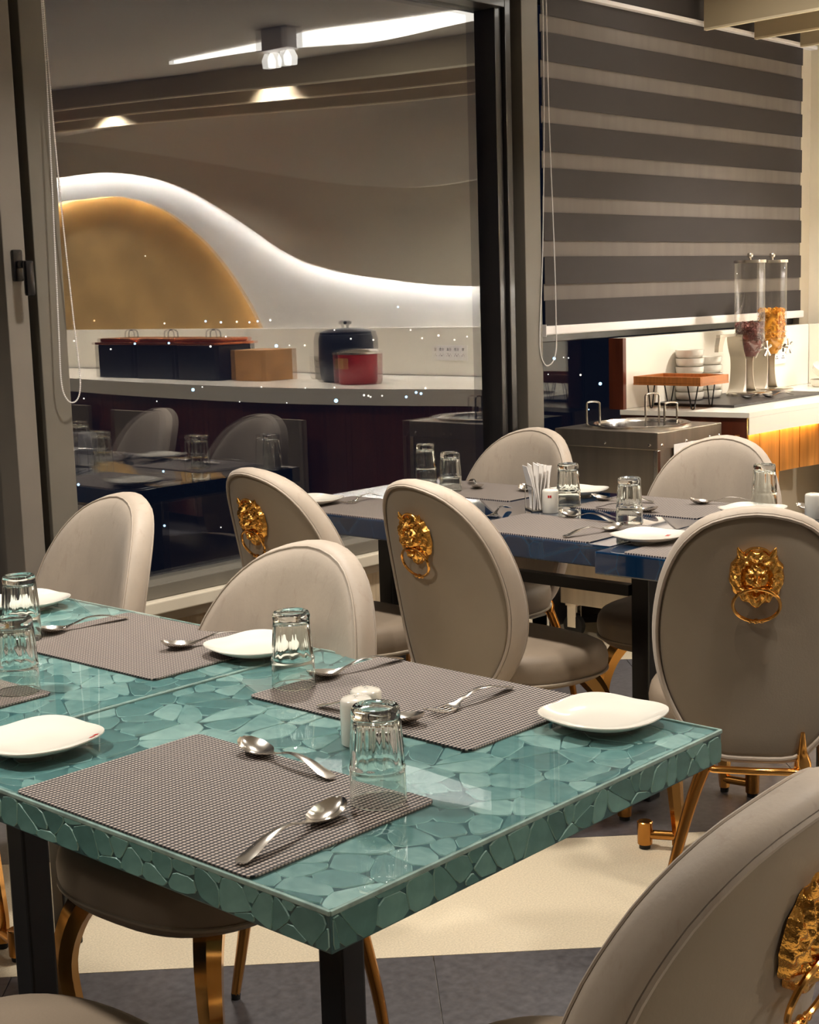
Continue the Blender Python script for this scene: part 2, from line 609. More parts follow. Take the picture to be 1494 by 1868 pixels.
# ---- floor: diagonal bands, each tile a piece
def build_floor():
    f = MB()
    f.box(X_LEFT, 7.0, Y_SIDE, 3.7, -0.12, -0.012)
    fo = struct(f.build('floor', pmat('floor_joint', srgb(122, 114, 104), 0.7)))
    cream = pmat('cream_terrazzo', srgb(198, 184, 158), 0.42, var=0.20, scale=230)
    dark = pmat('charcoal_stone', srgb(76, 73, 74), 0.36, var=0.34, scale=55)
    # tiles run along u=(x+y)/sqrt2 bands; band limits measured along x+y
    bands = [(-3.0, 0.3, 0), (0.3, 1.18, 1), (1.18, 4.07, 0), (4.07, 4.95, 1), (4.95, 7.42, 0), (7.42, 8.3, 1), (8.3, 11.2, 0)]
    r2 = sqrt(2)
    for (s0, s1, k) in bands:
        t = -9.0
        step = 1.24 if k == 0 else 3.1
        rows = 1 if k else 2
        for rr in range(rows):
            a0 = s0 + (s1 - s0) * rr / rows
            a1 = s0 + (s1 - s0) * (rr + 1) / rows
            t = -9.2 + 0.31 * rr
            while t < 9.5:
                quad = []
                g = 0.0016
                for (s_, t_) in ((a0 + g, t + g), (a1 - g, t + g), (a1 - g, t + step - g), (a0 + g, t + step - g)):
                    quad.append(((s_ - t_) / 2, (s_ + t_) / 2))
                # clip to the room
                poly = quad
                for (ax, lim, sg) in ((0, X_LEFT, 1), (0, 6.9, -1), (1, Y_SIDE, 1), (1, 3.6, -1)):
                    new = []
                    for i in range(len(poly)):
                        A, B = poly[i], poly[(i + 1) % len(poly)]
                        da, db = (A[ax] - lim) * sg, (B[ax] - lim) * sg
                        if da >= 0:
                            new.append(A)
                        if da * db < 0:
                            q = da / (da - db)
                            new.append((A[0] + q * (B[0] - A[0]), A[1] + q * (B[1] - A[1])))
                    poly = new
                    if not poly:
                        break
                if len(poly) >= 3:
                    MB().prism(poly, -0.012, 0.0).build('floor_tile', cream if k else dark, fo)
                t += step


build_floor()

# ---- ceiling with baffle fins and luminous channels
struct(MB().box(X_LEFT, 7.0, Y_SIDE, 3.7, CEIL, CEIL + 0.1).build('ceiling', M['ceiling']))


def fin(x_end, idx):
    """one ceiling baffle: a thin board running from the window wall, with a slow wave in plan and in its lower edge"""
    n = 44
    m = MB()
    L_ = 7.3
    vs = []
    for i in range(n + 1):
        q = i / n
        y = 3.44 - L_ * q
        x = x_end - 0.16 * (3.44 - y) + 0.22 * sin((3.44 - y) * 0.75) * min(1, (3.44 - y) / 1.0) * 0.6
        zb = CEIL - 0.135 - 0.02 * sin((3.44 - y) * 1.1 + idx * 0.5)
        zl = zb + 0.008
        vs += [(x - 0.012, y, CEIL), (x + 0.012, y, CEIL), (x + 0.012, y, zl), (x + 0.012, y, zb), (x - 0.012, y, zb), (x - 0.012, y, zl)]
    fs, mi = [], []
    for i in range(n):
        a = i * 6
        for j in range(6):
            k = (j + 1) % 6
            fs.append((a + j, a + k, a + 6 + k, a + 6 + j))
            mi.append(1 if j in (2, 3, 4) else 0)
    fs += [(0, 1, 2, 3, 4, 5), tuple(n * 6 + j for j in (5, 4, 3, 2, 1, 0))]
    mi += [0, 0]
    m.v, m.f, m.mi = vs, fs, mi
    return m


fins_root = empty('ceiling_baffle', (0, 0, 0))
tag(fins_root, 'set of parallel cream painted ceiling fins with slowly waving lower edges', 'ceiling fins')
for i in range(3):
    x_end = 6.64 - 0.44 * i
    if True:
        fin(x_end, i).build('fin', [M['fin'], M['fin_light']], fins_root)


def wave_channel(e0, e1, name, label):
    """luminous ceiling inlay between two wavy edge lines"""
    a, b = catmull(e0, 8, False), catmull(e1, 8, False)
    vs, fs = [], []
    for p, q in zip(a, b):
        for z in (CEIL - 0.004, CEIL - 0.02):
            vs += [(p[0], p[1], z), (q[0], q[1], z)]
    n = len(a) - 1
    for i in range(n):
        k = i * 4
        for (j, m_) in ((0, 1), (1, 3), (3, 2), (2, 0)):
            fs.append((k + j, k + m_, k + 4 + m_, k + 4 + j))
    fs += [(0, 1, 3, 2), (n * 4, n * 4 + 2, n * 4 + 3, n * 4 + 1)]
    o = MB().add(vs, fs).build(name, M['lightpanel'])
    tag(o, label, 'ceiling light')
    return o


wave_channel([(5.03, 0.92), (5.03, 1.55), (5.00, 2.0), (5.09, 2.37), (5.18, 2.85), (5.24, 3.3)], [(5.05, 0.93), (5.12, 1.5), (5.30, 1.85), (5.40, 2.1), (5.35, 2.7), (5.36, 3.3)],
             'ceiling_light', 'tapering white luminous ceiling inlay mirrored at the top of the window')

el = empty('emergency_lamp', (4.86, 1.93, CEIL))
tag(el, 'white twin-head emergency lamp on the ceiling, mirrored beside the luminous inlay', 'emergency lamp')
MB().box(-0.05, 0.05, -0.09, 0.09, -0.10, 0.0, ch=0.006).build('housing', M['white_plastic'], el)
for sy in (-1, 1):
    MB().lathe([(0, -0.035), (0.03, -0.035), (0.034, 0.0), (0.02, 0.03), (0, 0.032)], 20, (0, sy * 0.055, -0.135)).build('lamp_head', M['lightpanel'], el, 40)

# recessed lamps
# (x, y, brightness): the lamps over the buffet run brighter than those in the dining area
lamp_xy = [(0.6, 2.35, 1.0), (2.31, 2.4, 0.9), (2.31, 0.8, 0.6), (4.07, 2.4, 0.7), (4.07, 0.6, 0.7), (5.83, 2.4, 1.25), (5.83, 0.8, 1.6), (5.83, -0.8, 1.6), (5.83, -2.4, 1.6),
           (4.07, -1.2, 0.6), (2.31, -1.2, 0.95), (0.55, -1.2, 0.6), (-1.4, 2.3, 0.4), (-1.4, 0.4, 0.2), (4.07, -3.0, 0.5), (2.31, -3.0, 0.3)]
lamp_mesh = None
for i, (x, y, pw) in enumerate(lamp_xy):
    r = empty('ceiling_lamp', (x, y, CEIL))
    tag(r, 'small round recessed ceiling lamp between the fins', 'lamp', 'recessed ceiling lamps')
    if lamp_mesh is None:
        a = MB().lathe([(0.062, 0), (0.062, -0.012), (0.05, -0.012), (0.05, -0.004), (0.05, 0.0)], 24).mesh('bezel', M['white_plastic'], True)
        b = MB().lathe([(0.0, -0.005), (0.05, -0.005)], 24).mesh('lens', M['lamp_lens'], fix=False)
        lamp_mesh = (a, b)
    link_mesh('bezel', lamp_mesh[0], r)
    link_mesh('lens', lamp_mesh[1], r)
    ld = bpy.data.lights.new('lamp_light', 'AREA')
    ld.shape = 'DISK'
    ld.size = 0.16
    ld.energy = LAMP_W * pw
    ld.color = LAMP_COL
    ld.spread = radians(118)
    lo = bpy.data.objects.new('lamp_light', ld)
    COL.objects.link(lo)
    lo.location = (x, y, CEIL - 0.02)

# ---- walls
struct(MB().box(X_LEFT - 0.1, X_LEFT, Y_SIDE, 3.6, 0, CEIL).build('wall_left', M['plainwall']))
struct(MB().box(X_LEFT, 7.0, Y_SIDE - 0.1, Y_SIDE, 0, CEIL).build('wall_near', M['plainwall']))
# window wall: papered part below the sill, header above
ww = MB()
ww.box(X_LEFT, 4.60, Y_WIN - 0.02, 3.66, 0, 0.448)
struct(ww.build('wall_window', M['wallpaper']))
struct(MB().box(X_LEFT, X_BACK, Y_WIN - 0.01, 3.66, 2.50, CEIL).build('wall_header', M['band']))
struct(MB().box(4.60, X_BACK, Y_WIN + 0.02, 3.66, 0, 0.50).build('wall_under_window', M['darkframe']))
struct(MB().box(6.762, X_BACK, Y_WIN, 3.66, 0.0, 2.50).build('wall_reveal', M['reveal']))
struct(MB().box(0.2, 4.6, Y_WIN - 0.06, Y_WIN + 0.06, 0.448, 0.486, ch=0.004).build('trim_1', M['sill']))       # sill board
struct(MB().box(0.2, 4.6, Y_WIN - 0.035, Y_WIN - 0.02, 0.415, 0.448).build('trim_2', M['reveal']))               # bead under sill
struct(MB().box(X_LEFT, 4.6, Y_WIN - 0.035, Y_WIN - 0.02, 0.0, 0.08).build('baseboard_window', M['sill']))

# ---- back wall (x = X_BACK): layered relief with hidden LED lines
struct(MB().box(X_BACK, 7.0, Y_SIDE, 3.66, 0, CEIL).build('wall_back', M['wall']))

WAVE = [(-4.2, 2.02), (-3.6, 2.16), (-2.83, 2.31), (-2.36, 2.33), (-1.91, 2.32), (-1.43, 2.25), (-1.01, 2.13), (-0.56, 1.93), (0.02, 1.64), (0.47, 1.52), (0.9, 1.46), (1.26, 1.42), (1.65, 1.40), (2.1, 1.40), (2.7, 1.42)]
HILL = [(-4.2, 1.70), (-3.5, 1.95), (-2.78, 2.14), (-2.38, 2.16), (-1.93, 2.15), (-1.45, 2.04), (-1.09, 1.86), (-0.86, 1.70), (-0.65, 1.50), (-0.49, 1.31), (-0.40, 1.165)]
UPPER = [(-4.2, 2.62), (-2.6, 2.60), (-1.42, 2.42), (-0.7, 2.29), (0.05, 2.15), (0.65, 2.05), (1.19, 2.0), (1.62, 2.01), (2.1, 2.06), (2.7, 2.16)]


def wave_panel(curve, x0, x1, top, name, mat, zlow=None):
    """upright panel between a wave line and a level (top=True: above the line up to the ceiling)"""
    c = catmull(curve, 6, False)
    m = MB()
    n = len(c)
    vs = []
    for (y, z) in c:
        zz = CEIL - 0.001 if top else zlow
        z = min(z, CEIL - 0.002)
        vs += [(x0, y, z), (x1, y, z), (x0, y, zz), (x1, y, zz)]
    fs = []
    for i in range(n - 1):
        a, b = i * 4, (i + 1) * 4
        fs += [(a, a + 1, b + 1, b), (a + 2, b + 2, b + 3, a + 3), (a, b, b + 2, a + 2), (a + 1, a + 3, b + 3, b + 1)]
    fs += [(0, 2, 3, 1), ((n - 1) * 4, (n - 1) * 4 + 1, (n - 1) * 4 + 3, (n - 1) * 4 + 2)]
    return struct(m.add(vs, fs).build(name, mat))


def led_line(curve, x, off, name, mat, r=0.006):
    c = catmull(curve, 6, False)
    pts = [(x, y, z + off) for y, z in c]
    o = MB().tube(pts, r, 6).build(name, mat)
    return o


# white wash panel lies against the wall, beige panel stands proud above the wave, gold hill is let in below
wave_panel(WAVE, X_BACK - 0.20, X_BACK - 0.175, True, 'trim_3', M['panel_beige'])
wave_panel(UPPER, X_BACK - 0.25, X_BACK - 0.20, True, 'trim_4', M['panel_upper'])
wave_panel(HILL, X_BACK - 0.012, X_BACK - 0.0, False, 'trim_5', M['panel_gold'], 1.16)
tag(led_line(WAVE, X_BACK - 0.158, 0.022, 'led_strip', M['led_white']), 'cold white LED line hidden along the wave of the back wall', 'light strip')


def hill_frame():
    """white sheet with the hill cut out of its lower edge, standing in front of the gold panel"""
    c = catmull(HILL, 6, False)
    wv = catmull(WAVE, 10, False)

    def wz(y):
        for a, b in zip(wv[:-1], wv[1:]):
            if a[0] <= y <= b[0]:
                return a[1] + (b[1] - a[1]) * (y - a[0]) / max(1e-9, b[0] - a[0])
        return wv[-1][1]
    m = MB()
    x0, x1 = X_BACK - 0.095, X_BACK - 0.08
    vs = []
    pts = [(y, z, wz(y) + 0.012) for y, z in c]
    y = pts[-1][0]
    pts.append((y + 0.001, 1.16, wz(y) + 0.012))
    while y < 2.6:
        y += 0.1
        pts.append((y, 1.16, wz(y) + 0.012))
    for (y, z, t) in pts:
        vs += [(x0, y, z), (x1, y, z), (x0, y, t), (x1, y, t)]
    fs = []
    n = len(pts)
    for i in range(n - 1):
        a, b = i * 4, (i + 1) * 4
        fs += [(a, a + 1, b + 1, b), (a + 2, b + 2, b + 3, a + 3), (a, b, b + 2, a + 2), (a + 1, a + 3, b + 3, b + 1)]
    return struct(m.add(vs, fs).build('trim_6', M['panel_white']))


hill_frame()
tag(led_line(HILL, X_BACK - 0.066, 0.014, 'led_strip', M['led_warm'], 0.004), 'warm LED line hidden along the edge of the golden hill', 'light strip')
struct(MB().box(X_BACK - 0.15, X_BACK - 0.0, Y_SIDE, 3.42, 0.87, 1.165, ch=0.003).build('trim_7', M['solid_surface']))     # back wall upstand with ledge


# ================================================================== WINDOWS
def win_frame(root, name, x0, x1, z0, z1, mat, y0=3.47, y1=3.6):
    return MB().box(x0, x1, y0, y1, z0, z1, ch=0.003).build(name, mat, root)


def pane(root, x0, x1, z0, z1, y=Y_GLASS, th=0.020):
    return MB().box(x0, x1, y, y + th, z0, z1).build('pane', M['pane'], root)


ZT = 2.41
w1 = struct(empty('window_1', (0, 0, 0)))      # opening sash at the left
win_frame(w1, 'sash', 2.20, 2.268, 0.49, 2.5, M['sash_grey'], 3.46)
win_frame(w1, 'bottom_rail', 0.4, 2.20, 0.49, 0.56, M['sash_grey'], 3.46)
pane(w1, 0.4, 2.20, 0.56, 2.5)
h = MB()
h.box(2.222, 2.252, 3.448, 3.462, 1.44, 1.525, ch=0.005)
h.box(2.228, 2.248, 3.41, 3.45, 1.475, 1.495, ch=0.006)
h.box(2.226, 2.252, 3.396, 3.416, 1.40, 1.495, ch=0.008)
h.build('handle', M['black_plastic'], w1, True)

w2 = struct(empty('window_2', (0, 0, 0)))      # large fixed pane that mirrors the room
win_frame(w2, 'gasket', 2.268, 2.304, 0.49, 2.5, M['gasket'], 3.52)
win_frame(w2, 'stile', 2.304, 2.392, 0.49, 2.5, M['sash'])
win_frame(w2, 'stile', 4.37, 4.405, 0.49, 2.5, M['darkframe'], 3.50)
win_frame(w2, 'stile', 4.412, 4.445, 0.49, 2.5, M['darkframe'], 3.485)
win_frame(w2, 'gasket', 4.40, 4.486, 0.49, 2.5, M['gasket'], 3.52)
win_frame(w2, 'bottom_rail', 2.392, 4.40, 0.487, 0.53, M['sash'], 3.475)
win_frame(w2, 'top_rail', 2.392, 4.40, ZT, 2.5, M['darkframe'], 3.475)
pane(w2, 2.392, 4.40, 0.53, ZT)
post = struct(MB().box(4.486, 4.588, 3.465, 3.62, 0.0, 2.5, ch=0.003).build('trim_8', M['sash']))

w3 = struct(empty('window_3', (0, 0, 0)))      # behind the striped blind
win_frame(w3, 'gasket', 4.588, 4.626, 0.5, 2.5, M['gasket'], 3.51)
win_frame(w3, 'bottom_rail', 4.626, 6.755, 0.5, 0.56, M['darkframe'], 3.51)
win_frame(w3, 'transom', 4.626, 6.755, 1.165, 1.20, M['darkframe'], 3.53)
pane(w3, 4.626, 6.755, 1.20, 2.5)
MB().box(4.626, 6.755, Y_GLASS, Y_GLASS + 0.006, 0.56, 1.165).build('pane', M['pane_low'], w3)


# ---- striped blind
def zebra_blind():
    root = empty('roller_blind', (0, 0, 0))
    tag(root, 'lowered roller blind with dark and sheer bands and white bottom rail', 'blind')
    x0, x1 = 4.630, 6.740
    MB().box(4.63, 6.84, 3.455, 3.50, 2.495, 2.512, ch=0.004).build('head_rail', M['white_plastic'], root)
    MB().box(x0, x1, 3.47, 3.485, 2.512, 2.60).build('valance', M['band'], root)
    rail = MB().box(x0 - 0.015, x1 + 0.01, 3.468, 3.502, 1.196, 1.232, ch=0.006).build('bottom_rail', M['white_plastic'], root)
    MB().box(x0 - 0.018, x0 - 0.0155, 3.466, 3.504, 1.190, 1.238, ch=0.0005).build('end_cap', M['white_plastic'], rail)
    z = 1.232
    edges = ZB
    dark = True
    for a, b in zip(edges[:-1], edges[1:]):
        if dark:
            MB().box(x0, x1, 3.482, 3.4835, a, b).build('dark_band', M['band'], root)
        else:
            MB().box(x0, x1 - 0.01, 3.488, 3.489, a - 0.002, b + 0.002).build('sheer_band', M['sheer'], root)
        dark = not dark
    return root


ZB = [1.232]
_z = 1.232 + 0.100
ZB.append(_z)
while _z < 2.44:
    for d in (0.062, 0.108):
        _z += d
        ZB.append(min(_z, 2.50))
ZB = [z for i, z in enumerate(ZB) if i == 0 or z > ZB[i - 1] + 1e-4]
blind = zebra_blind()


def bead_chain(pts, name, parent, bead=0.0027):
    P = catmull(pts, 14, False)
    D = [0.0]
    for a, b in zip(P[:-1], P[1:]):
        D.append(D[-1] + sqrt(sum((u - v) ** 2 for u, v in zip(a, b))))
    m = MB()
    m.tube(P, bead * 0.45, 5)
    s = 0.0
    k = 0
    while s < D[-1]:
        while k < len(D) - 2 and D[k + 1] < s:
            k += 1
        t = (s - D[k]) / max(1e-9, D[k + 1] - D[k])
        c = [P[k][i] + (P[k + 1][i] - P[k][i]) * t for i in range(3)]
        m.lathe([(0, -bead), (bead * 0.8, -bead * 0.6), (bead, 0), (bead * 0.8, bead * 0.6), (0, bead)], 6, c)
        s += bead * 2.15
    o = m.build(name, M['white_plastic'], parent, True, fix=False)
    o['kind'] = 'stuff'
    return o


bead_chain([(4.618, 3.462, 2.50), (4.613, 3.462, 2.0), (4.590, 3.462, 1.5), (4.566, 3.462, 1.22), (4.568, 3.462, 1.13), (4.590, 3.462, 1.088), (4.616, 3.462, 1.078), (4.650, 3.462, 1.095),
            (4.670, 3.462, 1.14), (4.672, 3.462, 1.22), (4.668, 3.462, 1.5), (4.647, 3.462, 2.0), (4.638, 3.462, 2.50)], 'bead_chain', blind)

rb = empty('roller_blind', (0, 0, 0))
tag(rb, 'rolled up blind above the mirroring window with long white bead chain', 'blind')
MB().tube([(2.33, 3.43, 2.52), (4.46, 3.43, 2.52)], 0.032, 14).build('roll', M['band'], rb, True)
MB().box(2.325, 2.345, 3.462, 3.47, 2.47, 2.56, ch=0.004).build('bracket', M['white_plastic'], rb)
bead_chain([(2.352, 3.43, 2.49), (2.352, 3.43, 2.2), (2.352, 3.43, 1.95), (2.345, 3.43, 1.6), (2.338, 3.43, 1.3), (2.336, 3.43, 1.16), (2.352, 3.43, 1.112), (2.376, 3.43, 1.105), (2.394, 3.43, 1.13),
            (2.398, 3.43, 1.19), (2.388, 3.43, 1.35), (2.372, 3.43, 1.65), (2.362, 3.43, 1.95), (2.357, 3.43, 2.2), (2.357, 3.43, 2.49)], 'bead_chain', rb)


# ================================================================== DINING TABLES
TZ = 0.76
TH = 0.048


def stone_table(name, label, x0, x1, y0, y1, seed, near_side=True, right_side=True, legs=()):
    rng = random.Random(seed)
    root = empty(name, ((x0 + x1) / 2, (y0 + y1) / 2, 0))
    ox, oy = root.location.x, root.location.y
    tag(root, label, 'table', 'teal stone tables pushed together')
    b = 0.0016
    slab = MB().box(x0 - ox, x1 - ox, y0 - oy, y1 - oy, TZ - TH, TZ - 0.0032, ch=0.002).build('table_slab', M['grout'], root)
    # top stones
    cells = voronoi_cells(x0 + 0.006, x1 - 0.006, y0 + 0.006, y1 - 0.006, 15, 14, 0.66, rng)
    for poly in cells:
        q, c = shrink_round(poly, rng.choice((-0.0010, -0.0004, 0.0004, 0.0008, 0.0014, 0.0026)), 1)
        q = wobble(q, c, rng)
        n = len(q)
        hz = TZ - 0.0032 - rng.uniform(0, 0.0009)
        tx, ty = rng.uniform(-0.02, 0.02), rng.uniform(-0.02, 0.02)
        vs = [(x - c[0], y - c[1], 0) for x, y in q]
        top = []
        for x, y in q:
            d = sqrt((x - c[0]) ** 2 + (y - c[1]) ** 2) + 1e-9
            k = (d - 0.0012) / d
            top.append(((x - c[0]) * k, (y - c[1]) * k, 0.0018 + min(0.0004, max(-0.0004, tx * (x - c[0]) + ty * (y - c[1])))))
        m = MB()
        m.v = vs + top
        m.f = [tuple(range(n, 2 * n))] + [(i, (i + 1) % n, (i + 1) % n + n, i + n) for i in range(n)]
        m.mi = [0] + [1] * n
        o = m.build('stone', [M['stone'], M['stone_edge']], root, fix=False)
        o.location = (c[0] - ox + rng.uniform(-0.0014, 0.0014), c[1] - oy + rng.uniform(-0.0014, 0.0014), hz)
    # side stones
    sides = []
    if near_side:
        sides.append(('x', x0, y0, y1))
    if right_side:
        sides.append(('y', y0, x0, x1))
    for ax, pos, a0, a1 in sides:
        cl = voronoi_cells(a0 + 0.002, a1 - 0.002, TZ - TH + 0.002, TZ - 0.005, 20, 1, 0.6, rng) + []
        for poly in cl:
            q, c = shrink_round(poly, rng.choice((0.0003, 0.0005, 0.0008, 0.0022)))
            n = len(q)
            mk = []
            for k, d in ((1, 0), (0, 1)):
                for (u, v) in q:
                    du, dv = u - c[0], v - c[1]
                    L_ = sqrt(du * du + dv * dv) + 1e-9
                    s_ = (L_ - 0.0007 * d) / L_
                    off = -0.0018 * d
                    mk.append((off, du * s_, dv * s_) if ax == 'x' else (du * s_, off, dv * s_))
            m = MB()
            m.v = mk
            m.f = [tuple(range(n, 2 * n))] + [(i, (i + 1) % n, (i + 1) % n + n, i + n) for i in range(n)]
            m.mi = [0] + [1] * n
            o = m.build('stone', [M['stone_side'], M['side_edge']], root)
            o.location = (pos - ox, c[0] - oy, c[1]) if ax == 'x' else (c[0] - ox, pos - oy, c[1])
    # clear resin poured over the stones, with a pale worn rim
    rs = MB()
    t = TZ - 0.0011
    rs.add([(x0 - ox, y0 - oy, TZ), (x1 - ox, y0 - oy, TZ), (x1 - ox, y1 - oy, TZ), (x0 - ox, y1 - oy, TZ)], [(0, 1, 2, 3)])
    rs.build('resin_coat', M['resin'], root, fix=False)
    rim = MB()
    e = 0.0032
    for (a, bq, c, d) in ((x0 - 0.002, x0 + e, y0, y1), (x1 - e, x1 + 0.002, y0, y1), (x0, x1, y0 - 0.002, y0 + e), (x0, x1, y1 - e, y1)):
        rim.box(a - ox, bq - ox, c - oy, d - oy, TZ - 0.006, TZ - 0.0004, ch=0.0012)
    rim.build('resin_rim', M['rim'], root)
    # frame
    for (lx, ly) in legs:
        MB().box(lx - 0.0215 - ox, lx + 0.0215 - ox, ly - 0.0215 - oy, ly + 0.0215 - oy, 0, TZ - TH, ch=0.004).build('leg', M['blacksteel'], root)
    return root


stone_table('dining_table', 'teal stone mosaic dining table in front, its chipped corner nearest the camera', 0.972, 1.745, 1.016, 1.8215, 3, True, True,
            [(1.24, 1.278), (1.10, 1.775), (1.56, 1.607)])
stone_table('dining_table', 'second teal stone mosaic table behind the seam, running out of frame at left', 0.972, 1.742, 1.824, 2.632, 5, True, False,
            [(1.0, 2.02), (1.0, 2.58), (1.69, 2.59)])


def blue_table(label, x0, x1, y0, y1, legs, bar):
    root = empty('dining_table', ((x0 + x1) / 2, (y0 + y1) / 2, 0))
    ox, oy = root.location.x, root.location.y
    tag(root, label, 'table', 'dark blue stone tables')
    MB().box(x0 - ox, x1 - ox, y0 - oy, y1 - oy, TZ - 0.055, TZ, ch=0.004).build('table_slab', M['bluestone'], root)
    for (lx, ly) in legs:
        MB().box(lx - 0.027 - ox, lx + 0.027 - ox, ly - 0.027 - oy, ly + 0.027 - oy, 0, TZ - 0.055, ch=0.004).build('leg', M['blacksteel'], root)
    for (a, b_, c, d, z0, z1) in bar:
        MB().box(a - ox, b_ - ox, c - oy, d - oy, z0, z1).build('rail', M['blacksteel'], root)
    return root


blue_table('dark blue stone dining table carrying the napkin holder, nearest the window', 2.865, 3.635, 1.972, 3.235,
           [(3.22, 2.105), (3.17, 2.985)], [(3.185, 3.215, 2.135, 2.955, 0.562, 0.592)])
blue_table('dark blue stone dining table beside the first one, partly hidden by the front lion chair', 2.795, 3.57, 0.72, 1.969,
           [(3.18, 1.55), (3.18, 0.86)], [])


# ================================================================== CHAIR
def chair_outline():
    H = [(0.0, 0.0), (0.085, 0.003), (0.128, 0.05), (0.165, 0.13), (0.198, 0.25), (0.214, 0.37), (0.218, 0.50), (0.210, 0.63), (0.190, 0.76), (0.152, 0.88), (0.092, 0.965)]
    P = [(w_, t) for w_, t in H] + [(0.0, 1.0)] + [(-w_, t) for w_, t in reversed(H[1:])]
    return catmull(P, 3, True)


BZ0, BZ1 = 0.355, 0.930
OUT = chair_outline()
CT = 0.5


def back_pt(y, t):
    """point of the rear face of the back shell"""
    x = -0.205 - 0.11 * max(0.0, t) ** 1.15 + 1.8 * y * y
    return Vector((x, y, BZ0 + (BZ1 - BZ0) * t))


def back_ring(s, off, inset=0.0):
    out = []
    for (y, t) in OUT:
        yy, tt = y * s, CT + (t - CT) * s
        tt = max(0, min(1, tt))
        p = back_pt(yy, tt)
        p.x += off
        out.append(p)
    return out


def stack_rings(m, rings, cap0=True, cap1=True):
    n = len(rings[0])
    vs = [p for r in rings for p in r]
    fs = []
    for i in range(len(rings) - 1):
        for j in range(n):
            k = (j + 1) % n
            fs.append((i * n + j, i * n + k, (i + 1) * n + k, (i + 1) * n + j))
    m.add(vs, fs)
    if cap0:
        c = sum((Vector(p) for p in rings[0]), Vector()) / n
        m.add(list(rings[0]) + [c], [(j, (j + 1) % n, n) for j in range(n)])
    if cap1:
        c = sum((Vector(p) for p in rings[-1]), Vector()) / n
        m.add(list(rings[-1]) + [c], [(j, (j + 1) % n, n) for j in range(n)])


def seat_outline(k=1.0, n=48):
    pts = []
    for i in range(n):
        a = 2 * pi * i / n
        ex = 0.72
        x = 0.042 + math.copysign(abs(cos(a)) ** ex, cos(a)) * 0.208
        y = math.copysign(abs(sin(a)) ** ex, sin(a)) * (0.235 if cos(a) > 0 else 0.235 - 0.045 * abs(cos(a)))
        pts.append((x * k, y * k))
    return pts


def lion_mesh():
    """cast lion mask, local: x out of the wall (towards -x of the chair), y sideways, z up"""
    nr, na = 26, 84
    R = 0.060

    def G(u, v, a, b, su, sv, h):
        return h * exp(-((u - a) / su) ** 2 - ((v - b) / sv) ** 2)
    rng = random.Random(11)
    ph = [rng.uniform(0, 6.28) for _ in range(8)]
    vs, fs = [], []
    for i in range(nr + 1):
        r = i / nr
        for j in range(na):
            th = 2 * pi * j / na
            sil = 1.0 + 0.05 * abs(sin(7.5 * th + 0.5)) + 0.03 * sin(13 * th + ph[0]) + (0.16 * exp(-((th - 1.5 * pi) / 0.35) ** 2)) - 0.06 * abs(cos(th)) ** 6
            u, v = r * sil * cos(th), r * sil * sin(th)
            h = 0.50 * sqrt(max(0, 1 - (r * 0.96) ** 2.6))
            ui = abs(u)
            h += G(ui, v, 0, -0.20, 0.22, 0.15, 0.26) + G(ui, v, 0, 0.10, 0.09, 0.24, 0.22) + G(ui, v, 0, -0.06, 0.11, 0.07, 0.18)
            h += G(ui, v, 0.20, 0.22, 0.13, 0.06, 0.17) - G(ui, v, 0.19, 0.11, 0.07, 0.045, 0.20) + G(ui, v, 0.19, 0.11, 0.03, 0.025, 0.10)
            h += G(ui, v, 0.30, -0.04, 0.12, 0.13, 0.12) - G(ui, v, 0.12, -0.33, 0.18, 0.03, 0.22) + G(ui, v, 0, -0.46, 0.16, 0.10, 0.16)
            h += G(ui, v, 0.10, -0.22, 0.06, 0.06, 0.08)
            w_ = max(0, min(1, (r - 0.42) / 0.2))
            h += w_ * (0.15 * abs(sin(8.5 * th + 2.2 * sin(6 * r + ph[1]))) + 0.09 * sin(19 * r + 4 * sin(5 * th) + ph[2])) * (1 - 0.5 * r)
            h += 0.06 * sin(26 * u + ph[3]) * sin(24 * v + ph[4]) * max(0, min(1, (v - 0.22) / 0.1)) * (1 - w_ * 0.5)
            h -= 0.16 * exp(-((r - 0.50) / 0.06) ** 2)
            if i == nr:
                h = 0.0
            vs.append((-h * 0.042, u * R, v * R))
    for i in range(nr):
        for j in range(na):
            k = (j + 1) % na
            fs.append((i * na + j, i * na + k, (i + 1) * na + k, (i + 1) * na + j))
    m = MB().add(vs, fs)
    for sg in (-1, 1):      # ears
        m.tube([(-0.006, sg * 0.030, 0.046), (-0.013, sg * 0.036, 0.058), (-0.011, sg * 0.040, 0.069)], [0.009, 0.007, 0.0015], 8)
    arc = [(-0.012, 0.026 * sin(a), 0.052 + 0.016 * cos(a)) for a in [(-1.4 + 2.8 * i / 10) for i in range(11)]]
    m.tube(arc, 0.0032, 6)
    return m.mesh('lion_knocker', M['gold_lion'], 60)


def ring_mesh():
    m = MB()
    pts = []
    for i in range(36):
        a = 2 * pi * i / 36
        pts.append((-0.024 + 0.010 * (0.5 - 0.5 * sin(a)), 0.050 * cos(a), -0.062 + 0.040 * sin(a)))
    m.tube(pts, 0.0038, 8, closed=True)
    for y, r in ((-0.012, 0.0052), (0.0, 0.0066), (0.012, 0.0052)):
        m.lathe([(0, -r), (r * 0.8, -r * 0.6), (r, 0), (r * 0.8, r * 0.6), (0, r)], 10, (-0.0142, y, -0.102))
    return m.mesh('ring', M['gold'], True)


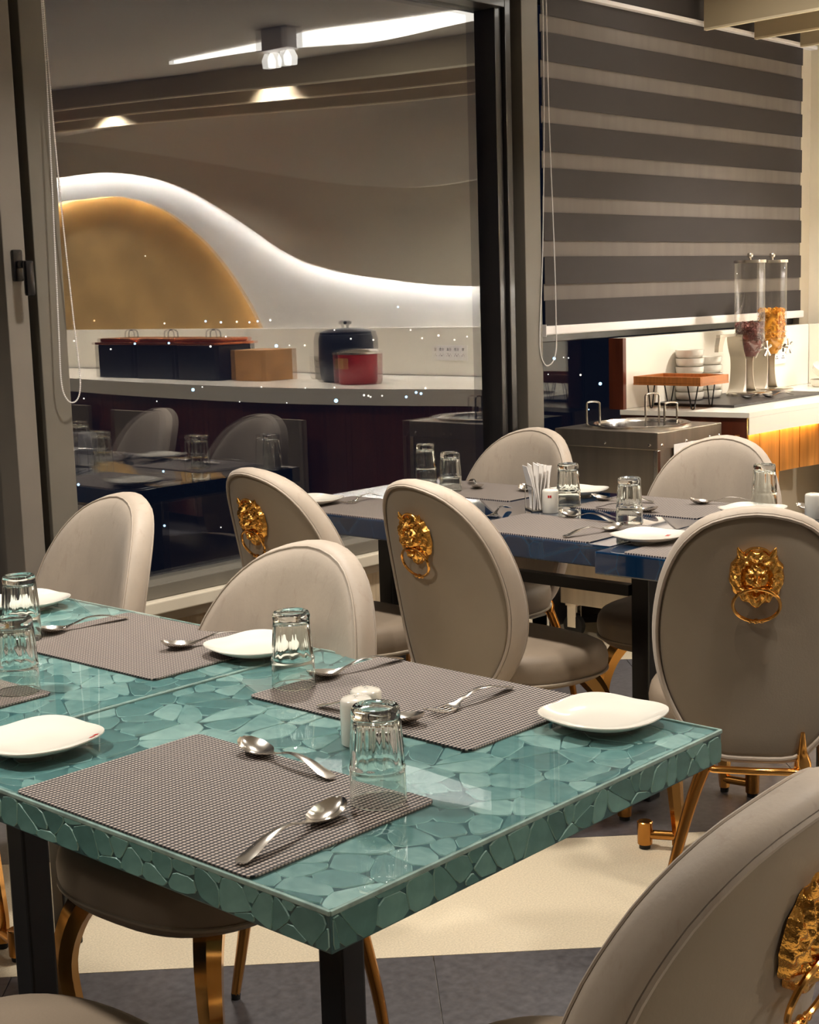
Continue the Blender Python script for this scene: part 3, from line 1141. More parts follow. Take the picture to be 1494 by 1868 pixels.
def make_chair():
    root = empty('dining_chair')
    # back shell: rear rim, side and padded front
    m = MB()
    rings = [back_ring(0.935, -0.001), back_ring(0.965, -0.009), back_ring(0.99, -0.002), back_ring(1.0, 0.012), back_ring(0.998, 0.028), back_ring(0.985, 0.040), back_ring(0.955, 0.049)]
    for s, o in ((0.90, 0.056), (0.82, 0.061), (0.66, 0.066), (0.45, 0.070), (0.2, 0.072)):
        rings.append(back_ring(s, o))
    stack_rings(m, rings, False, True)
    m.build('backrest', M['fabric'], root, 60)
    # rear panel
    m = MB()
    stack_rings(m, [back_ring(0.944, 0.010), back_ring(0.938, -0.0015), back_ring(0.9, -0.005), back_ring(0.75, -0.007), back_ring(0.5, -0.007), back_ring(0.2, -0.007)], False, True)
    m.build('back_panel', M['fabric_back'], root, 60)
    m = MB()
    m.tube(back_ring(0.947, -0.009), 0.0042, 6, closed=True)
    m.tube(back_ring(0.974, 0.0455), 0.0020, 6, closed=True)
    m.build('piping', M['fabric'], root, True)
    # seat
    m = MB()
    rings = []
    for k, z in ((0.80, 0.383), (0.93, 0.386), (0.975, 0.398), (0.995, 0.418), (1.0, 0.436), (0.985, 0.455), (0.95, 0.468), (0.88, 0.475), (0.7, 0.479), (0.4, 0.481), (0.1, 0.482)):
        rings.append([Vector((x, y, z - 0.014 * max(0, (x / 0.25)) ** 4)) for x, y in seat_outline(k)])
    stack_rings(m, rings)
    m.build('seat', M['seat'], root, 60)
    m = MB()
    m.tube([Vector((x, y, 0.399)) for x, y in seat_outline(0.99)], 0.004, 6, closed=True)
    m.build('piping', M['fabric_back'], root, True)
    # front legs: broad cabriole brass legs with a short spur and foot
    for sg in (-1, 1):
        P = catmull([(0.150, sg * 0.135, 0.388), (0.185, sg * 0.165, 0.33), (0.200, sg * 0.182, 0.25), (0.190, sg * 0.178, 0.15), (0.178, sg * 0.170, 0.06), (0.180, sg * 0.172, 0.012)], 4, False)
        n = len(P)
        rad = [0.030 - 0.016 * (i / (n - 1)) ** 0.8 for i in range(n)]
        lg = MB().tube(P, rad, 6, up=(1, sg * 0.8, 0)).build('leg', M['gold'], root, 50)
        MB().tube([(0.180, sg * 0.172, 0.036), (0.183, sg * 0.245, 0.036)], 0.012, 10).build('spur', M['bronze'], lg, True)
        MB().lathe([(0, 0.012), (0.0185, 0.012), (0.0195, 0.068), (0.017, 0.070), (0.0, 0.066)], 18, (0.184, sg * 0.252, 0)).build('foot', M['bronze'], lg, True)
        MB().lathe([(0, 0), (0.014, 0), (0.015, 0.012), (0, 0.012)], 14, (0.184, sg * 0.252, 0)).build('glide', M['rubber'], lg, True)
        MB().lathe([(0, 0), (0.011, 0), (0.012, 0.014), (0, 0.014)], 10, (0.180, sg * 0.172, 0)).build('glide', M['rubber'], lg, True)
    # rear legs: thin, splayed, with a spike that climbs the back
    for sg in (-1, 1):
        P = catmull([(-0.200, sg * 0.105, 0.345), (-0.212, sg * 0.135, 0.26), (-0.218, sg * 0.172, 0.12), (-0.215, sg * 0.195, 0.012)], 4, False)
        n = len(P)
        lg = MB().tube(P, [0.0155 - 0.006 * i / (n - 1) for i in range(n)], 8).build('leg', M['bronze'], root, 50)
        MB().lathe([(0, 0), (0.009, 0), (0.0095, 0.013), (0, 0.013)], 10, (-0.215, sg * 0.195, 0)).build('glide', M['rubber'], lg, True)
        b0 = back_pt(0.10, 0.02)
        b1 = back_pt(0.10, 0.13)
        MB().tube([(-0.195, sg * 0.105, 0.340), (b0.x - 0.016, sg * 0.102, b0.z - 0.004), (b0.x - 0.0155, sg * 0.100, b0.z + 0.02), (b1.x - 0.0145, sg * 0.10, b1.z)],
                  [0.016, 0.017, 0.010, 0.0045], 10).build('spike', M['gold'], lg, True)
    m = MB()
    m.tube([(-0.193, -0.105, 0.341), (-0.208, -0.085, 0.341), (-0.213, 0, 0.341), (-0.208, 0.085, 0.341), (-0.193, 0.105, 0.341)], 0.0085, 10)
    m.tube([(-0.195, -0.09, 0.345), (-0.12, -0.10, 0.384)], 0.008, 8)
    m.tube([(-0.195, 0.09, 0.345), (-0.12, 0.10, 0.384)], 0.008, 8)
    m.build('rear_bar', M['gold'], root, True)
    # lion mask with ring on the rear panel
    p = back_pt(0.0, (0.785 - BZ0) / (BZ1 - BZ0))
    lean = math.atan2(0.115, BZ1 - BZ0)
    k = link_mesh('lion_knocker', lion_mesh(), root, (p.x - 0.006, 0, 0.785), (0, -lean, 0))
    k.scale = (0.95, 0.95, 0.95)
    link_mesh('ring', ring_mesh(), k)
    return root


proto = make_chair()
CHAIRS = [
    # x, y, facing (deg), label
    (1.783, 2.839, 174, 'beige chair at the window end of the teal tables, its stained front towards us'),
    (1.552, 1.903, 184, 'beige chair with smooth front behind the upturned tumbler in the middle of the teal table'),
    (2.857, 2.893, -5.2, 'lion knocker chair nearest the window, half hidden behind a beige chair'),
    (2.893, 2.331, -6.6, 'middle lion knocker chair at the near side of the blue table'),
    (2.884, 1.600, 30.5, 'lion knocker chair at right, its brass mask facing straight at the camera'),
    (3.498, 2.882, 182.6, 'beige chair beyond the blue table, in front of the window post'),
    (3.539, 2.165, 190, 'beige chair beyond the blue table, in front of the steel warmer'),
    (1.185, 0.89, 91, 'large foreground chair cut off at the lower right corner of the picture'),
    (0.82, 1.44, 0, 'chair at lower left of which only the seat shows below the table'),
]
chairs = []
for i, (x, y, a, lab) in enumerate(CHAIRS):
    o = proto if i == 0 else copy_tree(proto)
    o.location = (x, y, 0)
    o.rotation_euler = (0, 0, radians(a))
    tag(o, lab, 'chair', 'leather dining chairs with brass lion knockers')
    chairs.append(o)


# ================================================================== TABLEWARE
MATZ = TZ + 0.0002


def placemat_mesh(wx, wy):
    r = 0.012
    pts = []
    for cx_, cy_, a0 in ((wx / 2 - r, wy / 2 - r, 0), (-wx / 2 + r, wy / 2 - r, 90), (-wx / 2 + r, -wy / 2 + r, 180), (wx / 2 - r, -wy / 2 + r, 270)):
        for k in range(5):
            a = radians(a0 + 22.5 * k)
            pts.append((cx_ + r * cos(a), cy_ + r * sin(a)))
    return MB().prism(pts, 0, 0.002).mesh('placemat', M['weave'])


PM = placemat_mesh(0.305, 0.455)
PMS = placemat_mesh(0.29, 0.42)
for (x, y, rz, me, lab) in [
    (1.127, 1.368, 0.0, PM, 'woven placemat with two spoons at the near edge of the teal table'),
    (1.607, 1.460, -0.5, PM, 'woven placemat with a fork at the far side of the teal table'),
    (1.575, 2.120, 1.0, PM, 'woven placemat at the far side of the second teal table, left of the white plate'),
    (1.127, 2.185, 0.0, PM, 'woven placemat corner under the tumbler at the left picture edge'),
    (3.025, 2.255, 0.0, PMS, 'woven placemat in the middle of the blue table, near edge'),
    (3.025, 2.93, 0.0, PMS, 'woven placemat on the blue table seen between the two lion chairs at left'),
    (3.475, 2.86, 0.0, PMS, 'woven placemat before the beige chair at the window post'),
    (3.475, 2.225, 0.0, PMS, 'grey placemat before the beige chair at the steel warmer'),
    (2.955, 1.69, 0.0, PMS, 'woven placemat on the right blue table, mostly behind the lion chair'),
]:
    o = link_mesh('placemat', me, None, (x, y, MATZ), (0, 0, radians(rz)))
    tag(o, lab, 'placemat', 'woven placemats')


def plate_mesh():
    n = 64
    prof = [(0.0, 0.0035), (0.45, 0.0035), (0.62, 0.0050), (0.80, 0.0085), (0.93, 0.0135), (1.0, 0.0175), (0.997, 0.0190), (0.97, 0.0186), (0.90, 0.0160), (0.76, 0.0115), (0.58, 0.0082), (0.35, 0.0072), (0.0, 0.0070)]
    und = [(0.46, 0.0), (0.50, 0.0)]
    m = MB()
    vs, fs = [], []
    rows = []
    for s, z in prof:
        if s == 0:
            rows.append([len(vs)]); vs.append((0, 0, z)); continue
        row = []
        for j in range(n):
            a = 2 * pi * j / n
            e = 2 + 1.15 * s
            rr = (abs(cos(a)) ** e + abs(sin(a)) ** e) ** (-1 / e)
            lift = 0.0028 * s ** 4 * (abs(sin(2 * a)) ** 1.5)
            row.append(len(vs)); vs.append((0.083 * s * rr * cos(a), 0.083 * s * rr * sin(a), z + (lift if s > 0.5 else 0)))
        rows.append(row)
    for p, q in zip(rows[:-1], rows[1:]):
        for j in range(n):
            k = (j + 1) % n
            if len(p) == 1: fs.append((p[0], q[k], q[j]))
            elif len(q) == 1: fs.append((p[j], p[k], q[0]))
            else: fs.append((p[j], p[k], q[k], q[j]))
    m.add(vs, fs)
    m.lathe([(0.036, 0.004), (0.036, 0.0), (0.040, 0.0), (0.041, 0.0045)], 40)
    return m.mesh('side_plate', M['porcelain'], 60)


PL = plate_mesh()


def add_plate(x, y, lab, mark=None, z=TZ):
    r = empty('side_plate', (x, y, z + 0.0003))
    tag(r, lab, 'plate', 'square white side plates')
    link_mesh('dish', PL, r)
    if mark:
        UP = [(0.0, 0.0070), (0.35, 0.0072), (0.58, 0.0082), (0.76, 0.0115), (0.90, 0.0160), (0.97, 0.0186), (1.0, 0.0190)]

        def top_z(px, py):
            a, rr0 = math.atan2(py, px), sqrt(px * px + py * py)
            lo, hi = 0.0, 1.0
            for _ in range(30):
                m_ = (lo + hi) / 2
                e = 2 + 1.15 * m_
                if 0.083 * m_ * (abs(cos(a)) ** e + abs(sin(a)) ** e) ** (-1 / e) < rr0:
                    lo = m_
                else:
                    hi = m_
            for (s0, z0), (s1, z1) in zip(UP[:-1], UP[1:]):
                if s0 <= lo <= s1:
                    return z0 + (z1 - z0) * (lo - s0) / (s1 - s0) + (0.0028 * lo ** 4 * abs(sin(2 * a)) ** 1.5 if lo > 0.5 else 0) + 0.0003
            return 0.02
        mk = MB()
        for k in (0, 1):
            a, b = mark[0] + k * 0.0065, mark[1]
            q = [(a, b), (a + 0.0042, b), (a + 0.0042, b + 0.012), (a, b + 0.012)]
            mk.add([(u, v, top_z(u, v)) for u, v in q], [(0, 1, 2, 3)])
        mk.build('maker_mark', M['red'], r, fix=False)
    return r


add_plate(1.098, 1.728, 'square white plate at the left edge of the front teal table', (0.048, -0.066))
add_plate(1.664, 1.160, 'square white plate at the far right corner of the front teal table')
add_plate(1.652, 1.885, 'square white plate across the table seam, behind the middle tumbler')
add_plate(1.63, 2.575, 'square white plate at the left picture edge before the stained chair')
add_plate(2.985, 3.125, 'square white plate on the blue table near the window')
add_plate(3.545, 2.555, 'square white plate behind the napkin holder')
add_plate(2.975, 1.935, 'square white plate at the front seam of the blue tables', (0.045, -0.03))
add_plate(3.475, 1.93, 'square white plate behind the rightmost tumbler')


def tumbler_mesh():
    H = 0.122

    def fl(a, z):
        if 0.046 < z < 0.112:
            k = min(1, (z - 0.046) / 0.006, (0.112 - z) / 0.006)
            return 1 - 0.045 * k * abs(sin(5 * a)) ** 0.7
        return 1
    m = MB()
    out = [(0.0355, 0.0012), (0.03545, 0.0022), (0.0351, 0.012), (0.0348, 0.024), (0.0344, 0.038), (0.0344, 0.041), (0.0350, 0.0435), (0.0350, 0.0455), (0.0344, 0.048), (0.0341, 0.052), (0.0335, 0.07), (0.0320, 0.09), (0.0307, 0.105), (0.0304, 0.109), (0.0304, 0.113),
           (0.0302, 0.116), (0.0292, 0.1195), (0.0275, 0.1215), (0.025, 0.122), (0.022, 0.1215), (0.020, 0.1205), (0.0, 0.120)]
    inn = [(0.0, 0.106), (0.019, 0.1065), (0.0225, 0.1055), (0.0248, 0.1035), (0.0258, 0.100), (0.0268, 0.090), (0.0292, 0.065), (0.0313, 0.045), (0.0328, 0.024), (0.0334, 0.012), (0.03395, 0.0022), (0.0342, 0.0010), (0.0348, 0.0)]
    m.lathe(out[::-1], 80, flute=fl)
    k = len(m.v)
    m.lathe(inn, 80)
    # join the lip
    o_last = 1 + (len(out) - 2) * 80      # first vertex of the lip ring of the outside (after pole and 12 rings)
    a0 = o_last
    b0 = k + 1 + (len(inn) - 2) * 80
    fs = []
    for j in range(80):
        q = (j + 1) % 80
        fs.append((a0 + j, a0 + q, b0 + q, b0 + j))
    m.f += fs
    m.mi += [0] * len(fs)
    return m.mesh('tumbler', M['glass'], 60)


TB = tumbler_mesh()
for (x, y, lab) in [
    (1.233, 1.195, 'upturned fluted tumbler nearest the camera, on the right corner of the near placemat'),
    (1.540, 1.672, 'upturned fluted tumbler in the middle of the teal table, left of the shakers'),
    (1.250, 2.012, 'upturned fluted tumbler at the left edge, the nearer of two in line'),
    (1.462, 2.325, 'upturned fluted tumbler at the left edge, behind another tumbler'),
    (3.555, 3.175, 'upturned tumbler at the window end of the blue table, leftmost there'),
    (3.410, 2.944, 'upturned tumbler behind the middle lion chair'),
    (3.343, 2.443, 'upturned tumbler right behind the white shaker and napkins'),
    (3.170, 2.120, 'upturned tumbler behind the plate at the blue table seam'),
    (3.585, 1.955, 'upturned tumbler above the right lion chair'),
]:
    o = link_mesh('tumbler', TB, None, (x, y, TZ + 0.0024), (0, 0, random.uniform(0, 1)))
    tag(o, lab, 'glass', 'upturned glass tumblers')


# ---- cutlery: length along +x, bowl or tines at +x end
def cutlery_shell(stations, nv=8, th=0.0016):
    """stations: (x, half_width, z_mid, dish) -> closed thin shell"""
    m = MB()
    vs = []
    n = len(stations)
    for side in (0, 1):
        for (x, hw, z, dish) in stations:
            for j in range(nv + 1):
                v = -1 + 2 * j / nv
                edge = 1 if abs(v) < 0.99 else 0.3
                vs.append((x, hw * v, z - dish * (1 - v * v) - (th * edge if side else 0)))
    fs = []
    W_ = nv + 1
    for side in (0, 1):
        o = side * n * W_
        for i in range(n - 1):
            for j in range(nv):
                fs.append((o + i * W_ + j, o + i * W_ + j + 1, o + (i + 1) * W_ + j + 1, o + (i + 1) * W_ + j))
    o = n * W_
    for i in range(n - 1):
        for j in (0, nv):
            fs.append((i * W_ + j, (i + 1) * W_ + j, o + (i + 1) * W_ + j, o + i * W_ + j))
    for i in (0, n - 1):
        for j in range(nv):
            fs.append((i * W_ + j, i * W_ + j + 1, o + i * W_ + j + 1, o + i * W_ + j))
    m.add(vs, fs)
    return m


def spoon_mesh():
    c = catmull([(-0.098, 0.0035, 0.004, 0), (-0.094, 0.0085, 0.0045, 0.0), (-0.075, 0.0092, 0.0085, -0.0012), (-0.045, 0.0068, 0.0165, -0.0012), (-0.012, 0.0042, 0.0185, -0.001), (0.015, 0.0036, 0.0125, 0.0), (0.032, 0.0062, 0.0088, 0.0012),
                 (0.046, 0.0165, 0.0094, 0.0062), (0.062, 0.0205, 0.0112, 0.0092), (0.078, 0.0190, 0.0140, 0.0092), (0.090, 0.0125, 0.0172, 0.0060), (0.096, 0.0030, 0.0190, 0.001)], 4, False)
    return cutlery_shell(c).mesh('spoon', M['steel'], 60)


def fork_mesh():
    c = catmull([(-0.098, 0.0035, 0.004, 0), (-0.094, 0.0085, 0.0045, 0.0), (-0.075, 0.0092, 0.0085, -0.0012), (-0.045, 0.0068, 0.0165, -0.0012), (-0.012, 0.0042, 0.0185, -0.001), (0.015, 0.0036, 0.0125, 0.0), (0.030, 0.0062, 0.0078, 0.0006),
                 (0.038, 0.0122, 0.0055, 0.0012), (0.050, 0.0138, 0.0050, 0.0012)], 4, False)
    m = cutlery_shell(c)
    for k in range(4):
        y = -0.0120 + 0.0080 * k
        m.tube([(0.048, y, 0.0038), (0.062, y, 0.0036), (0.078, y, 0.0058), (0.094, y * 0.94, 0.0105)], [0.0023, 0.0022, 0.0019, 0.0009], 6)
    return m.mesh('fork', M['steel'], 60)


SPM, FKM = spoon_mesh(), fork_mesh()


def lay(kind, tip, end, lab, z=None):
    """tip: bowl end, end: handle end"""
    dx, dy = tip[0] - end[0], tip[1] - end[1]
    a = math.atan2(dy, dx)
    o = link_mesh(kind, SPM if kind == 'spoon' else FKM, None, ((tip[0] + end[0]) / 2, (tip[1] + end[1]) / 2, z if z else MATZ + 0.0022), (0, 0, a))
    tag(o, lab, kind, 'steel spoons and forks')
    return o


lay('spoon', (1.268, 1.485), (1.252, 1.298), 'spoon at the far edge of the near placemat, bowl to the left')
lay('spoon', (1.178, 1.205), (0.992, 1.175), 'spoon beside the nearest tumbler, handle towards the table edge')
lay('fork', (1.537, 1.380), (1.724, 1.377), 'fork lying tines towards the shakers')
lay('spoon', (1.500, 1.362), (1.478, 1.545), 'spoon half hidden behind the shakers and the nearest tumbler')
lay('spoon', (1.572, 1.668), (1.756, 1.640), 'spoon behind the middle tumbler, handle to the far table edge')
lay('spoon', (1.495, 2.322), (1.676, 2.300), 'spoon at the left, on the placemat before the stained chair')
lay('spoon', (1.560, 2.030), (1.735, 1.972), 'spoon tucked under the plate behind the middle tumbler')
lay('spoon', (3.180, 2.345), (3.152, 2.162), 'spoon in the middle of the blue table, right of the shaker')
lay('spoon', (3.072, 2.085), (2.905, 2.128), 'spoon beside the plate at the blue table seam')
lay('spoon', (3.470, 2.445), (3.505, 2.270), 'spoon at the far side of the blue table, right of the round-edged plate')
lay('spoon', (3.360, 2.160), (3.345, 2.340), 'spoon at the near edge of the grey placemat')
lay('spoon', (3.545, 2.160), (3.650, 2.02), 'spoon beside the plate behind the rightmost tumbler')
lay('spoon', (3.535, 2.755), (3.44, 2.62), 'spoon just left of the napkin holder')
lay('spoon', (3.475, 2.885), (3.60, 3.02), 'spoon just right of the tumbler behind the middle lion chair')
lay('fork', (3.015, 3.022), (3.195, 3.045), 'fork beside the plate near the window')
lay('fork', (3.045, 2.49), (3.19, 2.545), 'fork right of the middle lion chair top')
lay('spoon', (3.600, 1.845), (3.56, 1.70), 'spoon left of the two shakers at the right edge')


def shaker_mesh():
    prof = [(0.0, 0.0), (0.0215, 0.0), (0.0228, 0.002), (0.0228, 0.058), (0.0222, 0.0625), (0.0195, 0.0655), (0.012, 0.067), (0.0, 0.0674)]
    return MB().lathe(prof, 36).mesh('body', M['porcelain'], 50)


SHM = shaker_mesh()
HOLE = MB().lathe([(0, 0.0), (0.0011, 0.0)], 8).mesh('hole', M['rubber'], fix=False)
MARK = MB()
for k in (0, 1):
    MARK.box(0.0226, 0.0231, -0.005 + k * 0.0055, -0.0005 + k * 0.0055, 0.044, 0.051)
MARKM = MARK.mesh('maker_mark', M['red'])


def shaker(x, y, lab, rz, holes=3):
    r = empty('shaker', (x, y, TZ + 0.0004), rz)
    tag(r, lab, 'shaker', 'white porcelain shakers')
    link_mesh('body', SHM, r)
    for k in range(holes):
        link_mesh('hole', HOLE, r, (0.004 * (k - 1), 0.003 * ((k % 2) - 0.5), 0.0677))
    link_mesh('maker_mark', MARKM, r)
    return r


shaker(1.388, 1.382, 'white shaker with red mark, the nearer of the pair on the teal table', radians(232))
shaker(1.428, 1.402, 'white shaker with pierced top, the farther of the pair on the teal table', radians(60), 5)
shaker(3.224, 2.418, 'white shaker with red mark beside the napkin holder', radians(212))
shaker(3.50, 1.765, 'white shaker at the right picture edge, left of two', radians(40))
shaker(3.515, 1.715, 'white shaker at the right picture edge, rightmost', radians(40))
shaker(1.30, 2.255, 'white shaker cut by the left picture edge beside two tumblers', radians(40))


# ---- napkin holder with napkins
nh = empty('napkin_holder', (3.245, 2.478, TZ + 0.0004), radians(-35))
tag(nh, 'small steel napkin holder in the middle of the blue table', 'napkin holder', )
MB().box(-0.028, 0.028, -0.035, 0.035, 0, 0.004, ch=0.001).build('base', M['brushed'], nh)
for sx in (-1, 1):
    MB().tube([(sx * 0.026, -0.033, 0.004), (sx * 0.026, -0.033, 0.07), (sx * 0.026, 0.033, 0.07), (sx * 0.026, 0.033, 0.004)], 0.0016, 6).build('wire', M['steel'], nh, True)


def napkin(k):
    m = MB()
    n = 12
    vs = []
    f = (k - 2.5) / 5
    for i in range(n + 1):
        q = i / n
        z = 0.005 + 0.125 * q - 0.006 * abs(f)
        x = 0.016 * f * 2 + 0.04 * f * q * q + 0.0012 * sin(q * 6 + k)
        hw = 0.024 + 0.006 * sin(q * 4 + k * 1.3)
        c = 0.006 * sin(k * 2.1)
        vs += [(x - 0.001, -hw + c, z), (x - 0.001 + 0.001 * sin(k + q * 5), hw + c, z + 0.004 * sin(k)), (x + 0.001 + 0.001 * sin(k + q * 5), hw + c, z + 0.004 * sin(k)), (x + 0.001, -hw + c, z)]
    fs = []
    for i in range(n):
        a = i * 4
        for j in range(4):
            fs.append((a + j, a + (j + 1) % 4, a + 4 + (j + 1) % 4, a + 4 + j))
    fs += [(0, 1, 2, 3), (n * 4, n * 4 + 3, n * 4 + 2, n * 4 + 1)]
    o = m.add(vs, fs).build('napkin', M['paper'], None, 50, (3.245, 2.478, TZ + 0.0006), radians(-35))
    tag(o, '%s folded white paper napkin of the fan in the steel holder' % ['outer left', 'second from left', 'left of middle', 'right of middle', 'second from right', 'outer right'][k], 'napkin', 'paper napkins in the holder')


for k in range(6):
    napkin(k)

# ================================================================== BUFFET COUNTER
CZ = 0.87
YB = 3.42          # face of the splashback on the window side


def offset_curve():
    """front line of the worktop in plan: along the window leg, round the inner corner, along the back wall"""
    return [(5.12, 2.86), (5.45, 2.86), (5.72, 2.84)] + catmull([(5.72, 2.84), (5.86, 2.72), (5.83, 2.3), (5.66, 1.7), (5.56, 1.0), (5.60, 0.0), (5.70, -0.8), (5.86, -1.7), (6.0, -2.6), (6.05, -3.4)], 4, False)[1:]


FR = offset_curve()
bc = empty('buffet_counter', (0, 0, 0))
tag(bc, 'long white buffet counter with wooden front along the window and back wall', 'counter')
poly = FR + [(6.05, -4.0), (6.70, -4.0), (6.70, YB), (5.05, YB)]
MB().prism(poly, CZ - 0.02, CZ).build('worktop', M['solid_surface'], bc)
# fascia band following the front edge
m = MB()
vs, fs = [], []
P = [(5.06, YB - 0.02)] + FR + [(6.05, -4.0)]
for (x, y) in P:
    vs += [(x, y, CZ - 0.0205), (x, y, CZ - 0.088), (x + 0.02, y + 0.02, CZ - 0.088), (x + 0.02, y + 0.02, CZ - 0.0205)]
for i in range(len(P) - 1):
    a = i * 4
    for j in range(4):
        fs.append((a + j, a + (j + 1) % 4, a + 4 + (j + 1) % 4, a + 4 + j))
# white fascia only from the front corner onwards; dark wood end cheek at the left
fsF = [f for f in fs if min(f) >= 4]
m.add(vs, fsF)
m.build('fascia', M['solid_surface'], bc)
MB().prism([(5.058, YB), (5.13, 2.875), (5.16, 2.885), (5.09, YB)], 0.0, CZ - 0.021).build('end_panel', M['darkwood'], bc)
# timber boards on the front: separate vertical boards
acc = 0.0
rng = random.Random(4)
Q = [Vector((x, y)) for x, y in FR]
path = []
for a, b in zip(Q[:-1], Q[1:]):
    k = max(1, int((b - a).length / 0.03))
    for i in range(k):
        path.append(a + (b - a) * i / k)
path.append(Q[-1])
i = 0
while i < len(path) - 5:
    a = path[i]
    j = min(len(path) - 1, i + 5)
    b = path[j]
    d = (b - a).normalized()
    nrm = Vector((-d.y, d.x))
    inn = 0.045
    g = 0.002
    A, B = a + d * g + nrm * inn, b - d * g + nrm * inn
    A2, B2 = A + nrm * 0.02, B + nrm * 0.02
    leg_side = a.y > 2.4
    if leg_side and a.x > 5.36:
        z0 = 0.60
    else:
        z0 = 0.06
    MB().prism([(A.x, A.y), (B.x, B.y), (B2.x, B2.y), (A2.x, A2.y)], z0, CZ - 0.090).build('board', M['wood'] if leg_side else M['darkwood'], bc)  # window-leg boards use the yellow wood with LED glow in its colour
    i = j
MB().box(5.36, 6.2, 3.0, 3.02, 0.02, 0.60).build('niche_panel', M['reveal'], bc)
MB().box(5.38, 6.0, 2.90, 3.0, 0.30, 0.32).build('niche_shelf', M['sill'], bc)
m = MB()
m.tube([(5.16, 2.888, CZ - 0.085), (5.72, 2.868, CZ - 0.085)], 0.006, 6)
m.build('led_strip', M['led_under'], bc)
# splashback on the window side with dark wood cheek
sb = empty('splashback', (0, 0, 0))
tag(sb, 'white splashback panel under the striped blind with a dark wooden cheek at its left end', 'splashback')
MB().box(5.085, 6.71, YB, YB + 0.06, CZ, 1.165, ch=0.003).build('panel', M['solid_surface'], sb)
MB().box(5.06, 5.083, YB - 0.01, YB + 0.06, CZ, 1.165).build('cheek', M['darkwood'], sb)
# paler boards of the cupboard fronts mirrored in the window
for (yy, xx) in ((1.05, 5.55), (-0.25, 5.575), (-1.2, 5.73)):
    tag(MB().box(xx - 0.035, xx - 0.012, yy - 0.23, yy + 0.23, 0.02, 0.70, ch=0.003).build('notice_board', pmat('board_paint', srgb(112, 100, 84), 0.7)),
        {1.05: 'beige board leaning on the counter front nearest the inner corner', -0.25: 'beige board leaning on the counter front in the middle', -1.2: 'beige board leaning on the counter front farthest from the window'}[yy], 'board')


# ---- steel food warmer cart
fwm = empty('food_warmer', (4.80, 3.165, 0))
tag(fwm, 'brushed steel food warmer cart with round well, left of the counter', 'food warmer')
hx, hy = 0.23, 0.235
body = MB().box(-hx + 0.008, hx - 0.008, -hy + 0.008, hy - 0.008, 0.14, 0.80, ch=0.004).build('body', M['brushed'], fwm)
top = MB()
top.box(-hx, hx, -hy, hy, 0.772, 0.838, ch=0.003)
top.build('lid_frame', M['brushed'], fwm)
MB().box(-hx + 0.0, -hx + 0.02, -hy + 0.0, -hy + 0.02, 0.14, 0.772, ch=0.002).build('corner_trim', M['steel'], fwm)
MB().lathe([(0.205, 0.838), (0.205, 0.848), (0.196, 0.851), (0.176, 0.849), (0.170, 0.842), (0.168, 0.8385)], 40).build('well_rim', M['steel'], fwm, 40)
MB().lathe([(0.0, 0.8395), (0.168, 0.8395)], 40).build('well_cover', M['black_plastic'], fwm)
scr = MB().lathe([(0, 0.004), (0.005, 0.003), (0.0065, 0.0)], 8).mesh('screw', M['steel'])
for (a, b, face) in [(-hx, -0.20, 0), (-hx, 0.0, 0), (-hx, 0.19, 0), (-0.2, -hy, 1), (-0.03, -hy, 1), (0.14, -hy, 1), (0.21, -hy, 1)]:
    o = link_mesh('screw', scr, fwm, (a, b, 0.79), (0, -pi / 2, 0) if face == 0 else (pi / 2, 0, 0))
MB().box(-0.12, 0.09, -hy - 0.002, -hy - 0.0005, 0.64, 0.785).build('paper_notice', M['paper'], fwm)
for sx in (-1, 1):
    for sy in (-1, 1):
        c = MB()
        c.box(sx * 0.18 - 0.025, sx * 0.18 + 0.025, sy * 0.19 - 0.025, sy * 0.19 + 0.025, 0.128, 0.14)
        c.box(sx * 0.18 - 0.02, sx * 0.18 - 0.016, sy * 0.19 - 0.02, sy * 0.19 + 0.02, 0.04, 0.13)
        c.box(sx * 0.18 + 0.016, sx * 0.18 + 0.02, sy * 0.19 - 0.02, sy * 0.19 + 0.02, 0.04, 0.13)
        k = c.build('caster', M['steel'], fwm)
        wm = MB().lathe([(0, -0.012), (0.045, -0.012), (0.045, 0.012), (0, 0.012)], 20)
        wm.xform(Matrix.Translation((sx * 0.18, sy * 0.19, 0.045)) @ Matrix.Rotation(pi / 2, 4, 'Y'))
        wm.build('wheel', M['rubber'], k, 40)


def wire_handle(x, y, rz, h_, w_, lab):
    pts = catmull([(-w_ / 2, 0, 0), (-w_ / 2, 0, h_ * 0.75), (-w_ / 2 * 0.8, 0, h_), (w_ / 2 * 0.8, 0, h_), (w_ / 2, 0, h_ * 0.75), (w_ / 2, 0, 0)], 5, False)
    o = MB().tube(pts, 0.0042, 8).build('lid_handle', M['steel'], fwm, True, (x, y, 0.838), rz)
    return o


wire_handle(-0.12, 0.13, radians(-55), 0.095, 0.05, '')
wire_handle(0.045, -0.035, radians(-15), 0.12, 0.07, '')
wire_handle(0.075, -0.10, radians(-15), 0.085, 0.065, '')

